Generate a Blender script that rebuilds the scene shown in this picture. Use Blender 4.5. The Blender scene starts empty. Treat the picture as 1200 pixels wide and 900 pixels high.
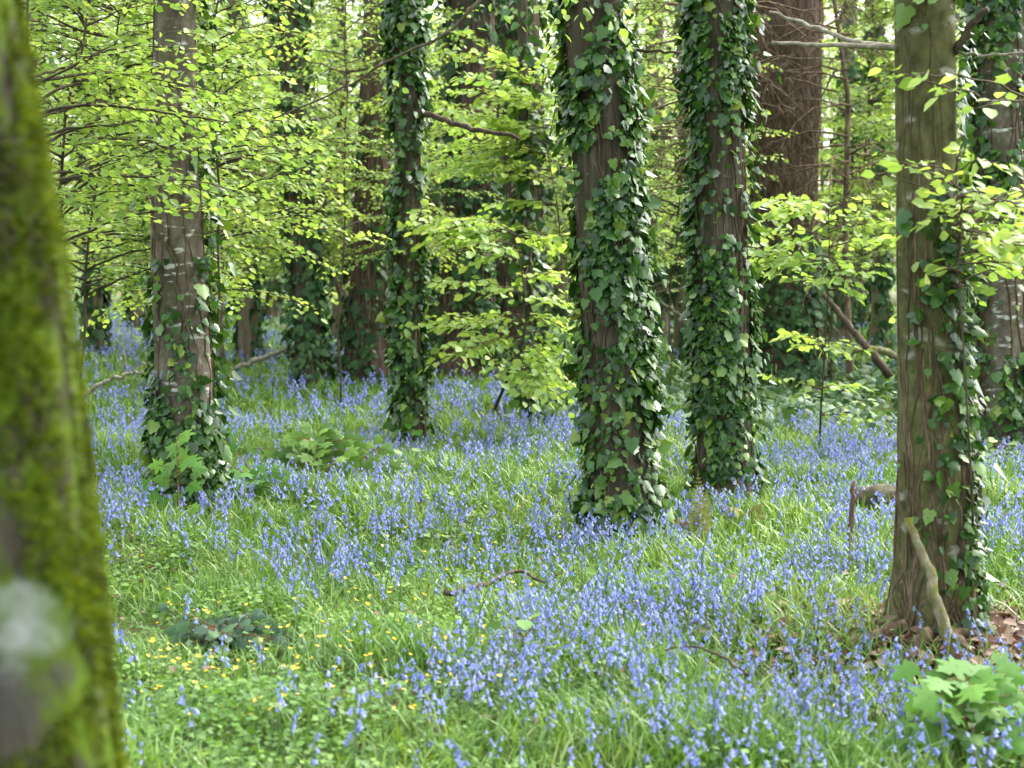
import bpy, math
import numpy as np
from mathutils import Vector

R = np.random.default_rng(7)
C = bpy.context.scene.collection
SC = bpy.context.scene
PI = math.pi

# ------------------------------------------------------------------ camera model (photo pixels are 1200 x 900)
F = 2000.0
CAM = np.array([0.0, 0.0, 1.6])
PITCH = math.atan(150.0 / F)
cp, sp = math.cos(PITCH), math.sin(PITCH)

def gz(x, y):
    x = np.asarray(x, float); y = np.asarray(y, float)
    return (0.035*np.sin(0.9*x+0.4*y+1.0) + 0.03*np.sin(1.7*x-1.1*y+2.2) + 0.05*np.sin(0.31*x+0.23*y)
            + 0.02*np.sin(3.1*x+2.3*y) + 0.05*np.exp(-((x-1.66)**2+(y-6.8)**2)/0.35))

def ray(u, v):
    a = (u-600.0)/F; b = -(v-450.0)/F
    return np.array([a, cp+sp*b, -sp+cp*b])

def at(u, v, d):
    """world point seen at photo pixel (u, v) at the distance d in front of the camera"""
    r = ray(u, v)
    return CAM + r*(d/r[1])

def gp(u, v):
    r = ray(u, v); d = 10.0
    for _ in range(30):
        p = CAM + r*(d/r[1])
        zz = float(gz(p[0], p[1]))
        d = (zz-CAM[2])/r[2]*r[1]
    return CAM + r*(d/r[1])

def proj(x, y, z):
    dx = x; dy = y; dz = z-CAM[2]
    f = cp*dy - sp*dz; up = sp*dy + cp*dz
    f = np.maximum(f, 1e-3)
    return 600+F*dx/f, 450-F*up/f

def snoise(P, freq, seed, octs=6):
    r = np.random.default_rng(seed)
    P = np.asarray(P, float); out = 0
    for i in range(octs):
        d = r.normal(size=P.shape[-1]); d /= np.linalg.norm(d)
        f = freq*r.uniform(0.6, 1.7)
        out = out + np.sin(P@d*f + r.uniform(0, 6.28))
    return out/math.sqrt(octs)*1.0

# ------------------------------------------------------------------ mesh helpers
class MB:
    def __init__(s):
        s.v = []; s.f = []; s.m = []; s.n = 0
    def add(s, V, F_, mi=0):
        V = np.asarray(V, float).reshape(-1, 3)
        s.v.append(V)
        for a in F_:
            a = np.asarray(a, int)
            if a.size == 0: continue
            s.f.append(a+s.n); s.m.append(np.full(len(a), mi))
        s.n += len(V)
    def verts(s): return np.concatenate(s.v) if s.v else np.zeros((0, 3))
    def mesh(s, name, mats, origin=(0, 0, 0), smooth=True):
        V = s.verts() - np.asarray(origin, float)
        me = bpy.data.meshes.new(name)
        me.vertices.add(len(V)); me.vertices.foreach_set('co', V.astype(np.float32).ravel())
        tot = np.concatenate([np.full(len(a), a.shape[1]) for a in s.f])
        loops = np.concatenate([a.ravel() for a in s.f])
        start = np.concatenate([[0], np.cumsum(tot)[:-1]])
        me.loops.add(len(loops)); me.loops.foreach_set('vertex_index', loops.astype(np.int32))
        me.polygons.add(len(tot)); me.polygons.foreach_set('loop_start', start.astype(np.int32))
        try: me.polygons.foreach_set('loop_total', tot.astype(np.int32))
        except Exception: pass
        me.polygons.foreach_set('material_index', np.concatenate(s.m).astype(np.int32))
        me.polygons.foreach_set('use_smooth', np.full(len(tot), smooth))
        for m in (mats if isinstance(mats, (list, tuple)) else [mats]): me.materials.append(m)
        me.update(calc_edges=True)
        return me
    def build(s, name, mats, parent=None, origin=(0, 0, 0), smooth=True):
        o = bpy.data.objects.new(name, s.mesh(name, mats, origin, smooth))
        C.objects.link(o)
        if parent is not None: o.parent = parent
        else: o.location = origin
        return o

def tag(o, label, cat, group=None):
    o['label'] = label; o['category'] = cat
    if group: o['group'] = group
    return o
def kind(o, k):
    o['kind'] = k; return o
def thing(name, label, cat, loc, group=None):
    o = bpy.data.objects.new(name, None); C.objects.link(o)
    o.empty_display_size = 0.1
    o.location = tuple(float(t) for t in loc)
    return tag(o, label, cat, group)

def unit(a):
    a = np.asarray(a, float)
    return a/np.maximum(np.linalg.norm(a, axis=-1, keepdims=True), 1e-9)

def frames(d, n):
    """rotation matrices with columns (side, along d, normal)"""
    d = unit(d); x = unit(np.cross(d, n)); n2 = np.cross(x, d)
    return np.stack([x, d, n2], axis=-1)

def inst(V, Fs, M, T):
    """copies of a small mesh: V n x 3, M k x 3 x 3, T k x 3"""
    k = len(T); n = len(V)
    W = np.einsum('kij,nj->kni', M, V) + T[:, None, :]
    off = (np.arange(k)*n)[:, None, None]
    return W.reshape(-1, 3), [(np.asarray(a)[None]+off).reshape(-1, np.asarray(a).shape[1]) for a in Fs]

def tube(P, r, n=6, jit=0.0, seed=0):
    P = np.asarray(P, float); k = len(P)
    r = np.broadcast_to(np.asarray(r, float), (k,))
    t = unit(np.gradient(P, axis=0))
    ref = np.array([0, 0, 1.0]) if abs(t[:, 2]).mean() < 0.8 else np.array([1.0, 0, 0])
    a = unit(np.cross(t, ref)); b = np.cross(t, a)
    th = np.arange(n)*2*PI/n
    rr = r[:, None]*np.ones((k, n))
    if jit:
        rr = rr*(1+jit*np.random.default_rng(seed).normal(size=(k, n)))
    V = P[:, None]+rr[..., None]*(np.cos(th)[None, :, None]*a[:, None]+np.sin(th)[None, :, None]*b[:, None])
    i = np.arange(k-1)[:, None]*n; j = np.arange(n)[None]; j2 = (j+1) % n
    Fq = np.stack([i+j, i+j2, i+n+j2, i+n+j], -1).reshape(-1, 4)
    V = np.concatenate([V.reshape(-1, 3), P[:1], P[-1:]])
    jj = np.arange(n); c0 = k*n; c1 = c0+1
    Ft = np.concatenate([np.stack([np.full(n, c0), (jj+1) % n, jj], -1),
                         np.stack([np.full(n, c1), (k-1)*n+jj, (k-1)*n+(jj+1) % n], -1)])
    return V, [Fq, Ft]

def fan(pts, centre, mirror=True, zfold=0.0):
    pts = list(pts)
    if mirror:
        pts = pts + [(-x, y) for x, y in reversed(pts) if abs(x) > 1e-6]
    V = [(centre[0], centre[1], 0.0)] + [(x, y, zfold*abs(x)) for x, y in pts]
    n = len(pts)
    return np.array(V), [np.array([(0, 1+i, 1+(i+1) % n) for i in range(n)])]

# leaf shapes: width along x, stalk end at y = 0, tip at y = 1
BEECH = (np.array([(0, 0, 0), (-.33, .26, .08), (-.35, .62, .05), (0, 1, -.08), (.35, .62, .05), (.33, .26, .08)]),
         [np.array([(0, 3, 2, 1), (0, 5, 4, 3)])])
IVY = fan([(0, .06), (.17, -.07), (.42, .06), (.47, .2), (.34, .38), (.37, .56), (.17, .74), (0, 1.0)], (0, .38), True, -.24)
IVYF = (np.array([(0, 0, 0), (-.45, .12, -.1), (-.32, .6, -.06), (0, 1, -.05), (.32, .6, -.06), (.45, .12, -.1)]),
        [np.array([(0, 3, 2, 1), (0, 5, 4, 3)])])
SYC = fan([(0, 0), (.2, -.1), (.34, .02), (.56, .0), (.48, .16), (.3, .26), (.5, .36), (.66, .6), (.46, .58), (.32, .56), (.2, .56),
           (.26, .74), (.12, .84), (0, 1.05)], (0, .28), True, -.18)
HEART = fan([(0, .12), (.2, 0), (.44, .2), (.46, .5), (.3, .8), (0, .95)], (0, .4), True, .16)
OVAL = fan([(0, 0), (.22, .12), (.34, .38), (.27, .7), (0, 1)], (0, .42), True, .15)

# ------------------------------------------------------------------ materials
def node_mat(name):
    m = bpy.data.materials.new(name); m.use_nodes = True
    nt = m.node_tree; nt.nodes.clear()
    out = nt.nodes.new('ShaderNodeOutputMaterial')
    return m, nt, out
def N(nt, t, **kw):
    n = nt.nodes.new(t)
    for k, v in kw.items():
        if k in n.inputs: n.inputs[k].default_value = v
        else: setattr(n, k, v)
    return n
def L(nt, a, b): nt.links.new(a, b)
def col(c): return (c[0], c[1], c[2], 1.0)
def ramp(nt, fac, stops):
    r = nt.nodes.new('ShaderNodeValToRGB'); e = r.color_ramp.elements
    e[0].position = stops[0][0]; e[0].color = col(stops[0][1])
    e[1].position = stops[-1][0]; e[1].color = col(stops[-1][1])
    for p, c in stops[1:-1]:
        q = e.new(p); q.color = col(c)
    L(nt, fac, r.inputs[0]); return r.outputs[0]
def mixc(nt, fac, a, b, mode='MIX'):
    m = nt.nodes.new('ShaderNodeMix'); m.data_type = 'RGBA'; m.blend_type = mode
    for s, v in ((m.inputs[0], fac), (m.inputs[6], a), (m.inputs[7], b)):
        if isinstance(v, (int, float)): s.default_value = v
        elif isinstance(v, tuple): s.default_value = col(v)
        else: L(nt, v, s)
    return m.outputs[2]

def leaf_mat(name, stops, trans=0.4, tcol=None, rough=0.45, spec=0.3, nscale=1.2, tint=None):
    m, nt, out = node_mat(name)
    g = N(nt, 'ShaderNodeNewGeometry')
    c = ramp(nt, g.outputs['Random Per Island'], stops)
    if tint:
        tc = N(nt, 'ShaderNodeTexCoord')
        no = N(nt, 'ShaderNodeTexNoise', Scale=nscale, Detail=2.0); L(nt, tc.outputs['Object'], no.inputs['Vector'])
        f = ramp(nt, no.outputs['Fac'], [(.42, (0, 0, 0)), (.6, (1, 1, 1))])
        c = mixc(nt, f, c, mixc(nt, 1.0, c, tint, 'MULTIPLY'))
    b = N(nt, 'ShaderNodeBsdfPrincipled', Roughness=rough)
    b.inputs['Specular IOR Level'].default_value = spec
    L(nt, c, b.inputs['Base Color'])
    t = N(nt, 'ShaderNodeBsdfTranslucent')
    L(nt, mixc(nt, 1.0, c, tcol or (1.5, 1.35, .8), 'MULTIPLY'), t.inputs['Color'])
    mx = N(nt, 'ShaderNodeMixShader'); mx.inputs[0].default_value = trans
    L(nt, b.outputs[0], mx.inputs[1]); L(nt, t.outputs[0], mx.inputs[2]); L(nt, mx.outputs[0], out.inputs[0])
    return m

def bark_mat(name, dark, mid, light, vscale=(9, 9, 1.6), spots=None, moss=None, bump=.5, lichen=None, spot_scale=(3, 3, 9)):
    m, nt, out = node_mat(name)
    tc = N(nt, 'ShaderNodeTexCoord')
    mp = N(nt, 'ShaderNodeMapping'); mp.inputs['Scale'].default_value = vscale; L(nt, tc.outputs['Object'], mp.inputs[0])
    no = N(nt, 'ShaderNodeTexNoise', Scale=2.2, Detail=7.0, Roughness=.62); L(nt, mp.outputs[0], no.inputs['Vector'])
    c = ramp(nt, no.outputs['Fac'], [(.32, dark), (.5, mid), (.68, light)])
    big = N(nt, 'ShaderNodeTexNoise', Scale=1.6, Detail=3.0); L(nt, tc.outputs['Object'], big.inputs['Vector'])
    c = mixc(nt, ramp(nt, big.outputs['Fac'], [(.4, (0, 0, 0)), (.62, (.8, .8, .8))]), c, mixc(nt, 1.0, c, (.62, .62, .58), 'MULTIPLY'))
    if spots:
        mp2 = N(nt, 'ShaderNodeMapping'); mp2.inputs['Scale'].default_value = spot_scale; L(nt, tc.outputs['Object'], mp2.inputs[0])
        n2 = N(nt, 'ShaderNodeTexNoise', Scale=2.6, Detail=4.0); L(nt, mp2.outputs[0], n2.inputs['Vector'])
        c = mixc(nt, ramp(nt, n2.outputs['Fac'], [(.60, (0, 0, 0)), (.67, (1, 1, 1))]), c, spots)
    if moss:
        mcol, lo, hi = moss
        n3 = N(nt, 'ShaderNodeTexNoise', Scale=3.2, Detail=5.0, Roughness=.6); L(nt, mp.outputs[0] if vscale[2] > 2 else tc.outputs['Object'], n3.inputs['Vector'])
        n4 = N(nt, 'ShaderNodeTexNoise', Scale=26.0, Detail=4.0); L(nt, tc.outputs['Object'], n4.inputs['Vector'])
        mc = mixc(nt, n4.outputs['Fac'], tuple(t*.45 for t in mcol), tuple(t*1.35 for t in mcol))
        c = mixc(nt, ramp(nt, n3.outputs['Fac'], [(lo, (0, 0, 0)), (hi, (1, 1, 1))]), c, mc)
    for (p, rad, lc) in reversed(lichen or []):
        n5 = N(nt, 'ShaderNodeTexNoise', Scale=11.0, Detail=5.0, Roughness=.65); L(nt, tc.outputs['Object'], n5.inputs['Vector'])
        vm = N(nt, 'ShaderNodeVectorMath', operation='DISTANCE'); L(nt, tc.outputs['Object'], vm.inputs[0]); vm.inputs[1].default_value = p
        ad = N(nt, 'ShaderNodeMath', operation='MULTIPLY_ADD'); L(nt, n5.outputs['Fac'], ad.inputs[0]); ad.inputs[1].default_value = rad*2.6; L(nt, vm.outputs['Value'], ad.inputs[2])
        c = mixc(nt, ramp(nt, ad.outputs[0], [(rad*1.65, (1, 1, 1)), (rad*2.3, (0, 0, 0))]), c, lc)
    b = N(nt, 'ShaderNodeBsdfPrincipled', Roughness=.9); b.inputs['Specular IOR Level'].default_value = .15
    L(nt, c, b.inputs['Base Color'])
    bp = N(nt, 'ShaderNodeBump', Strength=bump, Distance=.02); L(nt, no.outputs['Fac'], bp.inputs['Height']); L(nt, bp.outputs[0], b.inputs['Normal'])
    L(nt, b.outputs[0], out.inputs[0])
    return m

M = {}
M['beech'] = leaf_mat('beech_leaf', [(0, (.17, .27, .04)), (.5, (.245, .36, .065)), (.85, (.31, .42, .09)), (1, (.38, .44, .10))], trans=.48, tcol=(1.5, 1.45, 1.1), rough=.42, spec=.3, tint=(.8, .9, .9))
M['beech_far'] = leaf_mat('far_leaf', [(0, (.22, .33, .08)), (.5, (.30, .41, .12)), (1, (.39, .47, .17))], trans=.5, tcol=(1.5, 1.45, 1.2), rough=.5, spec=.25, tint=(.75, .85, .9), nscale=.5)
M['ivy'] = leaf_mat('ivy_leaf', [(0, (.018, .05, .012)), (.4, (.035, .10, .016)), (.75, (.07, .165, .022)), (.93, (.13, .24, .03)), (1, (.25, .32, .05))], trans=.16, rough=.32, spec=.42, tint=(.7, .8, .8), nscale=3)
M['ivy_far'] = leaf_mat('ivy_leaf_dull', [(0, (.026, .065, .024)), (.5, (.045, .105, .035)), (1, (.085, .165, .05))], trans=.14, rough=.5, spec=.2, tint=(.7, .8, .8), nscale=3)
M['ivy_dark'] = leaf_mat('ivy_leaf_dark', [(0, (.018, .05, .025)), (.6, (.03, .075, .035)), (1, (.05, .11, .035))], trans=.1, rough=.5, spec=.2)
M['grass'] = leaf_mat('grass_blade', [(0, (.07, .15, .025)), (.5, (.12, .235, .04)), (.85, (.18, .31, .06)), (1, (.30, .38, .14))], trans=.32, rough=.42, spec=.4, tint=(.72, .85, .8), nscale=1.1)
M['herb'] = leaf_mat('herb_leaf', [(0, (.06, .14, .022)), (.5, (.10, .21, .032)), (1, (.18, .31, .05))], trans=.3, rough=.5, spec=.25, tint=(.75, .85, .85))
M['sycamore'] = leaf_mat('sycamore_leaf', [(0, (.055, .16, .022)), (.6, (.085, .215, .03)), (1, (.14, .29, .04))], trans=.35, rough=.55, spec=.2)
M['fern'] = leaf_mat('fern_leaf', [(0, (.13, .16, .04)), (1, (.24, .24, .07))], trans=.3)
M['deadfern'] = leaf_mat('dead_fern_leaf', [(0, (.10, .06, .03)), (1, (.22, .15, .08))], trans=.15)
M['bell'] = leaf_mat('bluebell_petal', [(0, (.16, .205, .52)), (.5, (.24, .295, .64)), (1, (.37, .42, .77))], trans=.35, tcol=(1.25, 1.2, 1.15), rough=.5, spec=.25)
M['bellstem'] = leaf_mat('bluebell_stem', [(0, (.10, .19, .05)), (1, (.14, .17, .12))], trans=.1)
M['yellow'] = leaf_mat('celandine_petal', [(0, (.75, .55, .01)), (1, (.85, .68, .03))], trans=.25, tcol=(1.1, 1.1, 1), rough=.3, spec=.5)
M['litter'] = leaf_mat('dry_leaf', [(0, (.07, .04, .028)), (.5, (.15, .085, .055)), (.85, (.25, .16, .115)), (1, (.42, .33, .27))], trans=.1, rough=.6)
M['bark_grey'] = bark_mat('bark_grey', (.075, .06, .045), (.15, .125, .095), (.24, .21, .165), (6, 6, 4), spots=(.50, .50, .46), moss=((.09, .12, .02), .56, .72))
M['bark_olive'] = bark_mat('bark_olive', spots=(.24, .24, .19), spot_scale=(2.2, 2.2, 5), *((.05, .05, .022), (.10, .10, .043), (.16, .155, .07), (9, 9, 6)), bump=.5, moss=((.10, .11, .025), .5, .75))
M['bark_red'] = bark_mat('bark_red', (.05, .034, .027), (.105, .072, .056), (.19, .14, .112), (11, 11, 1.2), bump=.8)
M['bark_brown'] = bark_mat('bark_brown', (.045, .039, .027), (.09, .076, .053), (.155, .135, .1), (10, 10, 1.3), bump=.7, moss=((.07, .09, .02), .58, .74))
M['bark_far'] = bark_mat('bark_far', (.11, .09, .065), (.19, .155, .11), (.28, .24, .18), (8, 8, 1.3), bump=.5)
M['dead'] = bark_mat('dead_wood', (.055, .037, .025), (.13, .09, .06), (.26, .20, .15), (9, 9, 3), bump=.5)
M['palewood'] = bark_mat('lichened_twig', (.13, .115, .08), (.24, .22, .16), (.42, .40, .34), (12, 12, 12), bump=.3)
M['mosswood'] = bark_mat('mossy_wood', (.10, .09, .05), (.20, .18, .11), (.34, .32, .24), (9, 9, 5), moss=((.14, .15, .02), .45, .62), bump=.5)
M['vine'] = bark_mat('ivy_stem', (.05, .033, .02), (.12, .082, .05), (.26, .20, .13), (14, 14, 3), bump=.3)
M['twig'] = bark_mat('twig_bark', (.04, .03, .022), (.08, .062, .042), (.14, .11, .075), (12, 12, 4), bump=.3)
M['redstem'] = bark_mat('red_stem', (.12, .06, .03), (.19, .10, .05), (.26, .16, .08), (12, 12, 4), bump=.2)

# ------------------------------------------------------------------ world and sun (bright overcast)
SUN_EL, SUN_AZ = 52.0, 38.0      # azimuth clockwise from +Y
w = bpy.data.worlds.new('World'); SC.world = w; w.use_nodes = True
nt = w.node_tree; nt.nodes.clear()
wo = nt.nodes.new('ShaderNodeOutputWorld'); bg = nt.nodes.new('ShaderNodeBackground')
sk = nt.nodes.new('ShaderNodeTexSky'); sk.sky_type = 'NISHITA'; sk.sun_disc = False
sk.sun_elevation = math.radians(SUN_EL); sk.sun_rotation = math.radians(SUN_AZ)
sk.dust_density = 6.0; sk.air_density = 1.0; sk.ozone_density = 1.0
hs = nt.nodes.new('ShaderNodeHueSaturation'); hs.inputs['Saturation'].default_value = .38
L(nt, sk.outputs[0], hs.inputs['Color']); L(nt, hs.outputs[0], bg.inputs[0]); bg.inputs[1].default_value = .15
L(nt, bg.outputs[0], wo.inputs[0])
sl = bpy.data.lights.new('sun', 'SUN'); sl.energy = .5; sl.angle = math.radians(120); sl.color = (1, .97, .92)
so = bpy.data.objects.new('sun', sl); C.objects.link(so)
az, el = math.radians(SUN_AZ), math.radians(SUN_EL)
sd = Vector((math.sin(az)*math.cos(el), math.cos(az)*math.cos(el), math.sin(el)))
so.rotation_euler = sd.to_track_quat('Z', 'Y').to_euler()

# ------------------------------------------------------------------ ground
xs = np.concatenate([np.linspace(-130, -22, 20), np.linspace(-20, 20, 161), np.linspace(22, 130, 20)])
ys = np.concatenate([np.linspace(-60, -2, 16), np.linspace(0, 40, 161), np.linspace(42, 200, 40)])
X, Y = np.meshgrid(xs, ys)
V = np.stack([X, Y, gz(X, Y)], -1).reshape(-1, 3)
nx, ny = len(xs), len(ys)
i, j = np.meshgrid(np.arange(nx-1), np.arange(ny-1)); k = (j*nx+i).ravel()
mb = MB(); mb.add(V, [np.stack([k, k+1, k+nx+1, k+nx], -1)])
m, nt, out = node_mat('forest_soil')
tc = N(nt, 'ShaderNodeTexCoord')
n1 = N(nt, 'ShaderNodeTexNoise', Scale=.5, Detail=6.0); L(nt, tc.outputs['Object'], n1.inputs['Vector'])
n2 = N(nt, 'ShaderNodeTexNoise', Scale=24.0, Detail=6.0, Roughness=.7); L(nt, tc.outputs['Object'], n2.inputs['Vector'])
c1 = ramp(nt, n2.outputs['Fac'], [(.3, (.035, .026, .016)), (.5, (.09, .065, .04)), (.72, (.19, .145, .10))])
c2 = ramp(nt, n2.outputs['Fac'], [(.3, (.02, .035, .012)), (.5, (.05, .095, .025)), (.72, (.10, .17, .045))])
cc = mixc(nt, ramp(nt, n1.outputs['Fac'], [(.38, (0, 0, 0)), (.52, (1, 1, 1))]), c1, c2)
b = N(nt, 'ShaderNodeBsdfPrincipled', Roughness=.95); b.inputs['Specular IOR Level'].default_value = .1; L(nt, cc, b.inputs['Base Color'])
bp = N(nt, 'ShaderNodeBump', Strength=.8, Distance=.04); L(nt, n2.outputs['Fac'], bp.inputs['Height']); L(nt, bp.outputs[0], b.inputs['Normal'])
L(nt, b.outputs[0], out.inputs[0])
kind(mb.build('ground', m), 'structure')

# ------------------------------------------------------------------ trunks, ivy, vines
class Trunk:
    """a tapering bole along a path; gives surface points for what climbs on it"""
    def __init__(s, zs, cx, cy, rs, seed, rough=.05, flare=.5, flare_h=.25, ridges=0.0):
        s.zs, s.cx, s.cy, s.rs = map(lambda a: np.asarray(a, float), (zs, cx, cy, rs))
        s.seed, s.rough, s.flare, s.fh, s.ridges = seed, rough, flare, flare_h, ridges
        s.z0 = s.zs[0]
        r = np.random.default_rng(seed); s.ph = r.uniform(0, 6.28, 4); s.nl = r.integers(4, 7)
    def c(s, z): return np.interp(z, s.zs, s.cx), np.interp(z, s.zs, s.cy)
    def r(s, z, th):
        base = np.interp(z, s.zs, s.rs)
        q = np.stack([np.cos(th)*2.0, np.sin(th)*2.0, np.asarray(z)*1.6+0*th], -1)
        f = 1 + s.rough*snoise(q, 1.6, s.seed) + s.ridges*snoise(np.stack([np.cos(th)*6, np.sin(th)*6, z*.8+0*th], -1), 2.2, s.seed+1)
        h = np.clip(np.asarray(z)-s.z0, 0, 9)
        fl = s.flare*np.exp(-h/s.fh)*(0.55+0.45*np.sin(s.nl*th+s.ph[0])+0.2*np.sin(2*th+s.ph[1]))
        return base*(f+fl)
    def p(s, z, th, off=0.0):
        x, y = s.c(z); rr = s.r(z, th)+off
        return np.stack([x+rr*np.cos(th), y+rr*np.sin(th), np.asarray(z)+0*th], -1)
    def mesh(s, mb, n=28, dz=.09, mi=0):
        zz = np.concatenate([[s.z0-.15], np.arange(s.z0, min(s.z0+5.0, s.zs[-1]), dz), np.arange(min(s.z0+5, s.zs[-1]), s.zs[-1]+.01, .5)])
        zz = np.unique(zz); k = len(zz)
        Z, T = np.meshgrid(zz, np.arange(n)*2*PI/n, indexing='ij')
        V = s.p(Z, T).reshape(-1, 3)
        i = np.arange(k-1)[:, None]*n; j = np.arange(n)[None]; j2 = (j+1) % n
        top = np.array([[s.c(zz[-1])[0], s.c(zz[-1])[1], zz[-1]+.05]])
        jj = np.arange(n)
        mb.add(np.concatenate([V, top]), [np.stack([i+j, i+j2, i+n+j2, i+n+j], -1).reshape(-1, 4),
               np.stack([(k-1)*n+jj, (k-1)*n+(jj+1) % n, np.full(n, k*n)], -1)], mi)

def ivy_on(t, rng, n, z0, z1, size, dens, mb, shape=IVY, depth=.06, side=None, mi=0):
    """leaves of climbing ivy over a trunk; DENS(z, th) in 0..1 keeps or drops each"""
    z = rng.uniform(z0, z1, n); th = rng.uniform(0, 2*PI, n)
    keep = rng.uniform(size=n) < dens(z, th)
    z, th = z[keep], th[keep]; k = len(z)
    off = np.abs(rng.normal(0, depth, k))*.8+.012
    P = t.p(z, th, off)
    nrm = np.stack([np.cos(th), np.sin(th), rng.uniform(.0, .8, k)], -1) + rng.normal(0, .38, (k, 3))
    d = np.stack([np.cos(th)*.35, np.sin(th)*.35, -np.ones(k)], -1) + rng.normal(0, .45, (k, 3))
    s = size*np.clip(rng.lognormal(-.16, .46, k), .35, 1.9)
    W, Fs = inst(shape[0], shape[1], frames(d, unit(nrm))*s[:, None, None], P)
    mb.add(W, Fs, mi)

def clumpy(t, seed, lo, hi, freq=3.0, bias=None):
    def f(z, th):
        x, y = t.c(z)
        q = np.stack([np.cos(th)*.35, np.sin(th)*.35, z*.55], -1)
        v = .5+.5*snoise(q, freq*2, seed)
        v2 = .5+.5*snoise(q, freq*5.5, seed+7)
        d = lo+(hi-lo)*np.clip((.6*v+.4*v2-.36)*4.5, 0, 1)
        if bias is not None: d = d*bias(z, th)
        return d
    return f

def vines_on(t, rng, n, z0, z1, rad, mb, wig=.35, th_c=None, th_w=PI, top=None, steps=None):
    for q in range(n):
        th = rng.uniform(0, 2*PI) if th_c is None else th_c+rng.normal(0, th_w)
        zt = z0+(z1-z0)*(rng.uniform(.4, 1) if top is None else rng.uniform(*top))
        za = z0+(0 if rng.uniform() < .7 else rng.uniform(0, .5)*(zt-z0))
        m_ = max(6, int((zt-za)/.1)) if steps is None else steps
        zz = np.linspace(za, zt, m_)
        tt = th+np.cumsum(rng.normal(0, wig*math.sqrt(1/m_)*1.3, m_))
        tt = tt+wig*.3*np.sin(np.linspace(0, rng.uniform(3, 9), m_)+rng.uniform(0, 6))
        r0 = rad*rng.uniform(.4, 1.3)
        mb.add(*tube(t.p(zz, tt, r0*.35), np.linspace(r0, r0*.5, m_), 5, .12, q))

# ------------------------------------------------------------------ beech sprays
class Spray:
    def __init__(s): s.P, s.D, s.Nn, s.S, s.tubes = [], [], [], [], MB()
    def leaves(s, mb, mi=0, shape=BEECH):
        if not s.P: return
        P, D, Nn, S = np.array(s.P), np.array(s.D), np.array(s.Nn), np.array(s.S)
        W, Fs = inst(shape[0], shape[1], frames(D, Nn)*S[:, None, None], P)
        mb.add(W, Fs, mi)

def spray(sp_, rng, p0, p1, size=.055, sag=.1, width=.45, r0=.006, gap=.055, dens=1.0, start=.15):
    """one flattened beech branch from p0 to p1 with alternate twigs and leaves"""
    p0, p1 = np.asarray(p0, float), np.asarray(p1, float)
    Lg = np.linalg.norm(p1-p0); n = max(5, int(Lg/gap))
    t = np.linspace(0, 1, n)
    A = p0+(p1-p0)*t[:, None]
    A[:, 2] += sag*Lg*(4*t*(1-t))*.6
    A += np.cumsum(rng.normal(0, .006, (n, 3)), 0)
    sp_.tubes.add(*tube(A, np.linspace(r0, .0015, n), 4))
    tg = unit(np.gradient(A, axis=0)); up = np.array([0, 0, 1.0])
    tiltv = unit(up+rng.normal(0, .18, 3))
    for i in range(n):
        if t[i] < start: continue
        sd_ = 1 if i % 2 else -1
        side = unit(np.cross(tg[i], tiltv))*sd_
        lt = width*Lg*(1-t[i]*.75)*rng.uniform(.25, 1.0)*min(1, .5+t[i])
        lt = min(lt, .55)
        dirv = unit(side*.8+tg[i]*.75+np.array([0, 0, rng.normal(0, .12)]))
        m_ = max(1, int(lt/.045*dens))
        q = (np.arange(m_)+.7)/m_
        B = A[i]+dirv*(lt*q)[:, None]; B[:, 2] -= .18*lt*q**2
        if m_ > 2: sp_.tubes.add(*tube(np.concatenate([A[i:i+1], B]), np.linspace(.0028, .001, m_+1), 3))
        for kk in range(m_):
            s2 = 1 if kk % 2 else -1
            ls = unit(np.cross(dirv, tiltv))*s2
            d = dirv*rng.uniform(.5, 1)+ls*rng.uniform(.3, 1)+np.array([0, 0, -rng.uniform(0, .5)])
            if kk == m_-1: d = dirv+np.array([0, 0, -.25])
            sp_.P.append(B[kk]+rng.normal(0, .006, 3)); sp_.D.append(d)
            sp_.Nn.append(unit(tiltv+rng.normal(0, .55, 3))); sp_.S.append(size*rng.uniform(.6, 1.25))

def sapling_parts(rng, base, H, nb, Lr, zmin, size, lean=(0, 0), r0=.03, dens=1.0, az=None, gap=.06):
    n = 14; t = np.linspace(0, 1, n)
    base = np.asarray(base, float)
    A = base+np.stack([lean[0]*t**1.3, lean[1]*t**1.3, H*t], -1)
    A[:, :2] += np.cumsum(rng.normal(0, .03, (n, 2)), 0)*(t[:, None] > .05)
    stem = MB(); stem.add(*tube(A, np.linspace(r0, .004, n), 7, .05, 1))
    s = Spray()
    for q in range(nb):
        z = zmin+(H-zmin)*rng.uniform(0, 1)**.9
        tt = z/H
        p = np.array([np.interp(tt, t, A[:, k]) for k in range(3)])
        a = rng.uniform(0, 2*PI) if az is None else az[0]+rng.normal(0, az[1])
        Lb = rng.uniform(*Lr)*(1-.55*tt)
        e = p+np.array([math.cos(a)*Lb, math.sin(a)*Lb, Lb*rng.uniform(-.18, .3)])
        spray(s, rng, p, e, size, .12, .5, .004+.004*Lb, gap, dens)
    V_ = s.tubes
    for a_, in zip(V_.v): pass
    off = stem.n
    if V_.n:
        stem.v += V_.v; stem.f += [f_+off for f_ in V_.f]; stem.m += V_.m; stem.n += V_.n
    fol = MB(); s.leaves(fol)
    return stem, fol

def join_tubes(a, b):
    off = a.n
    a.v += b.v; a.f += [f_+off for f_ in b.f]; a.m += b.m; a.n += b.n

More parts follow.
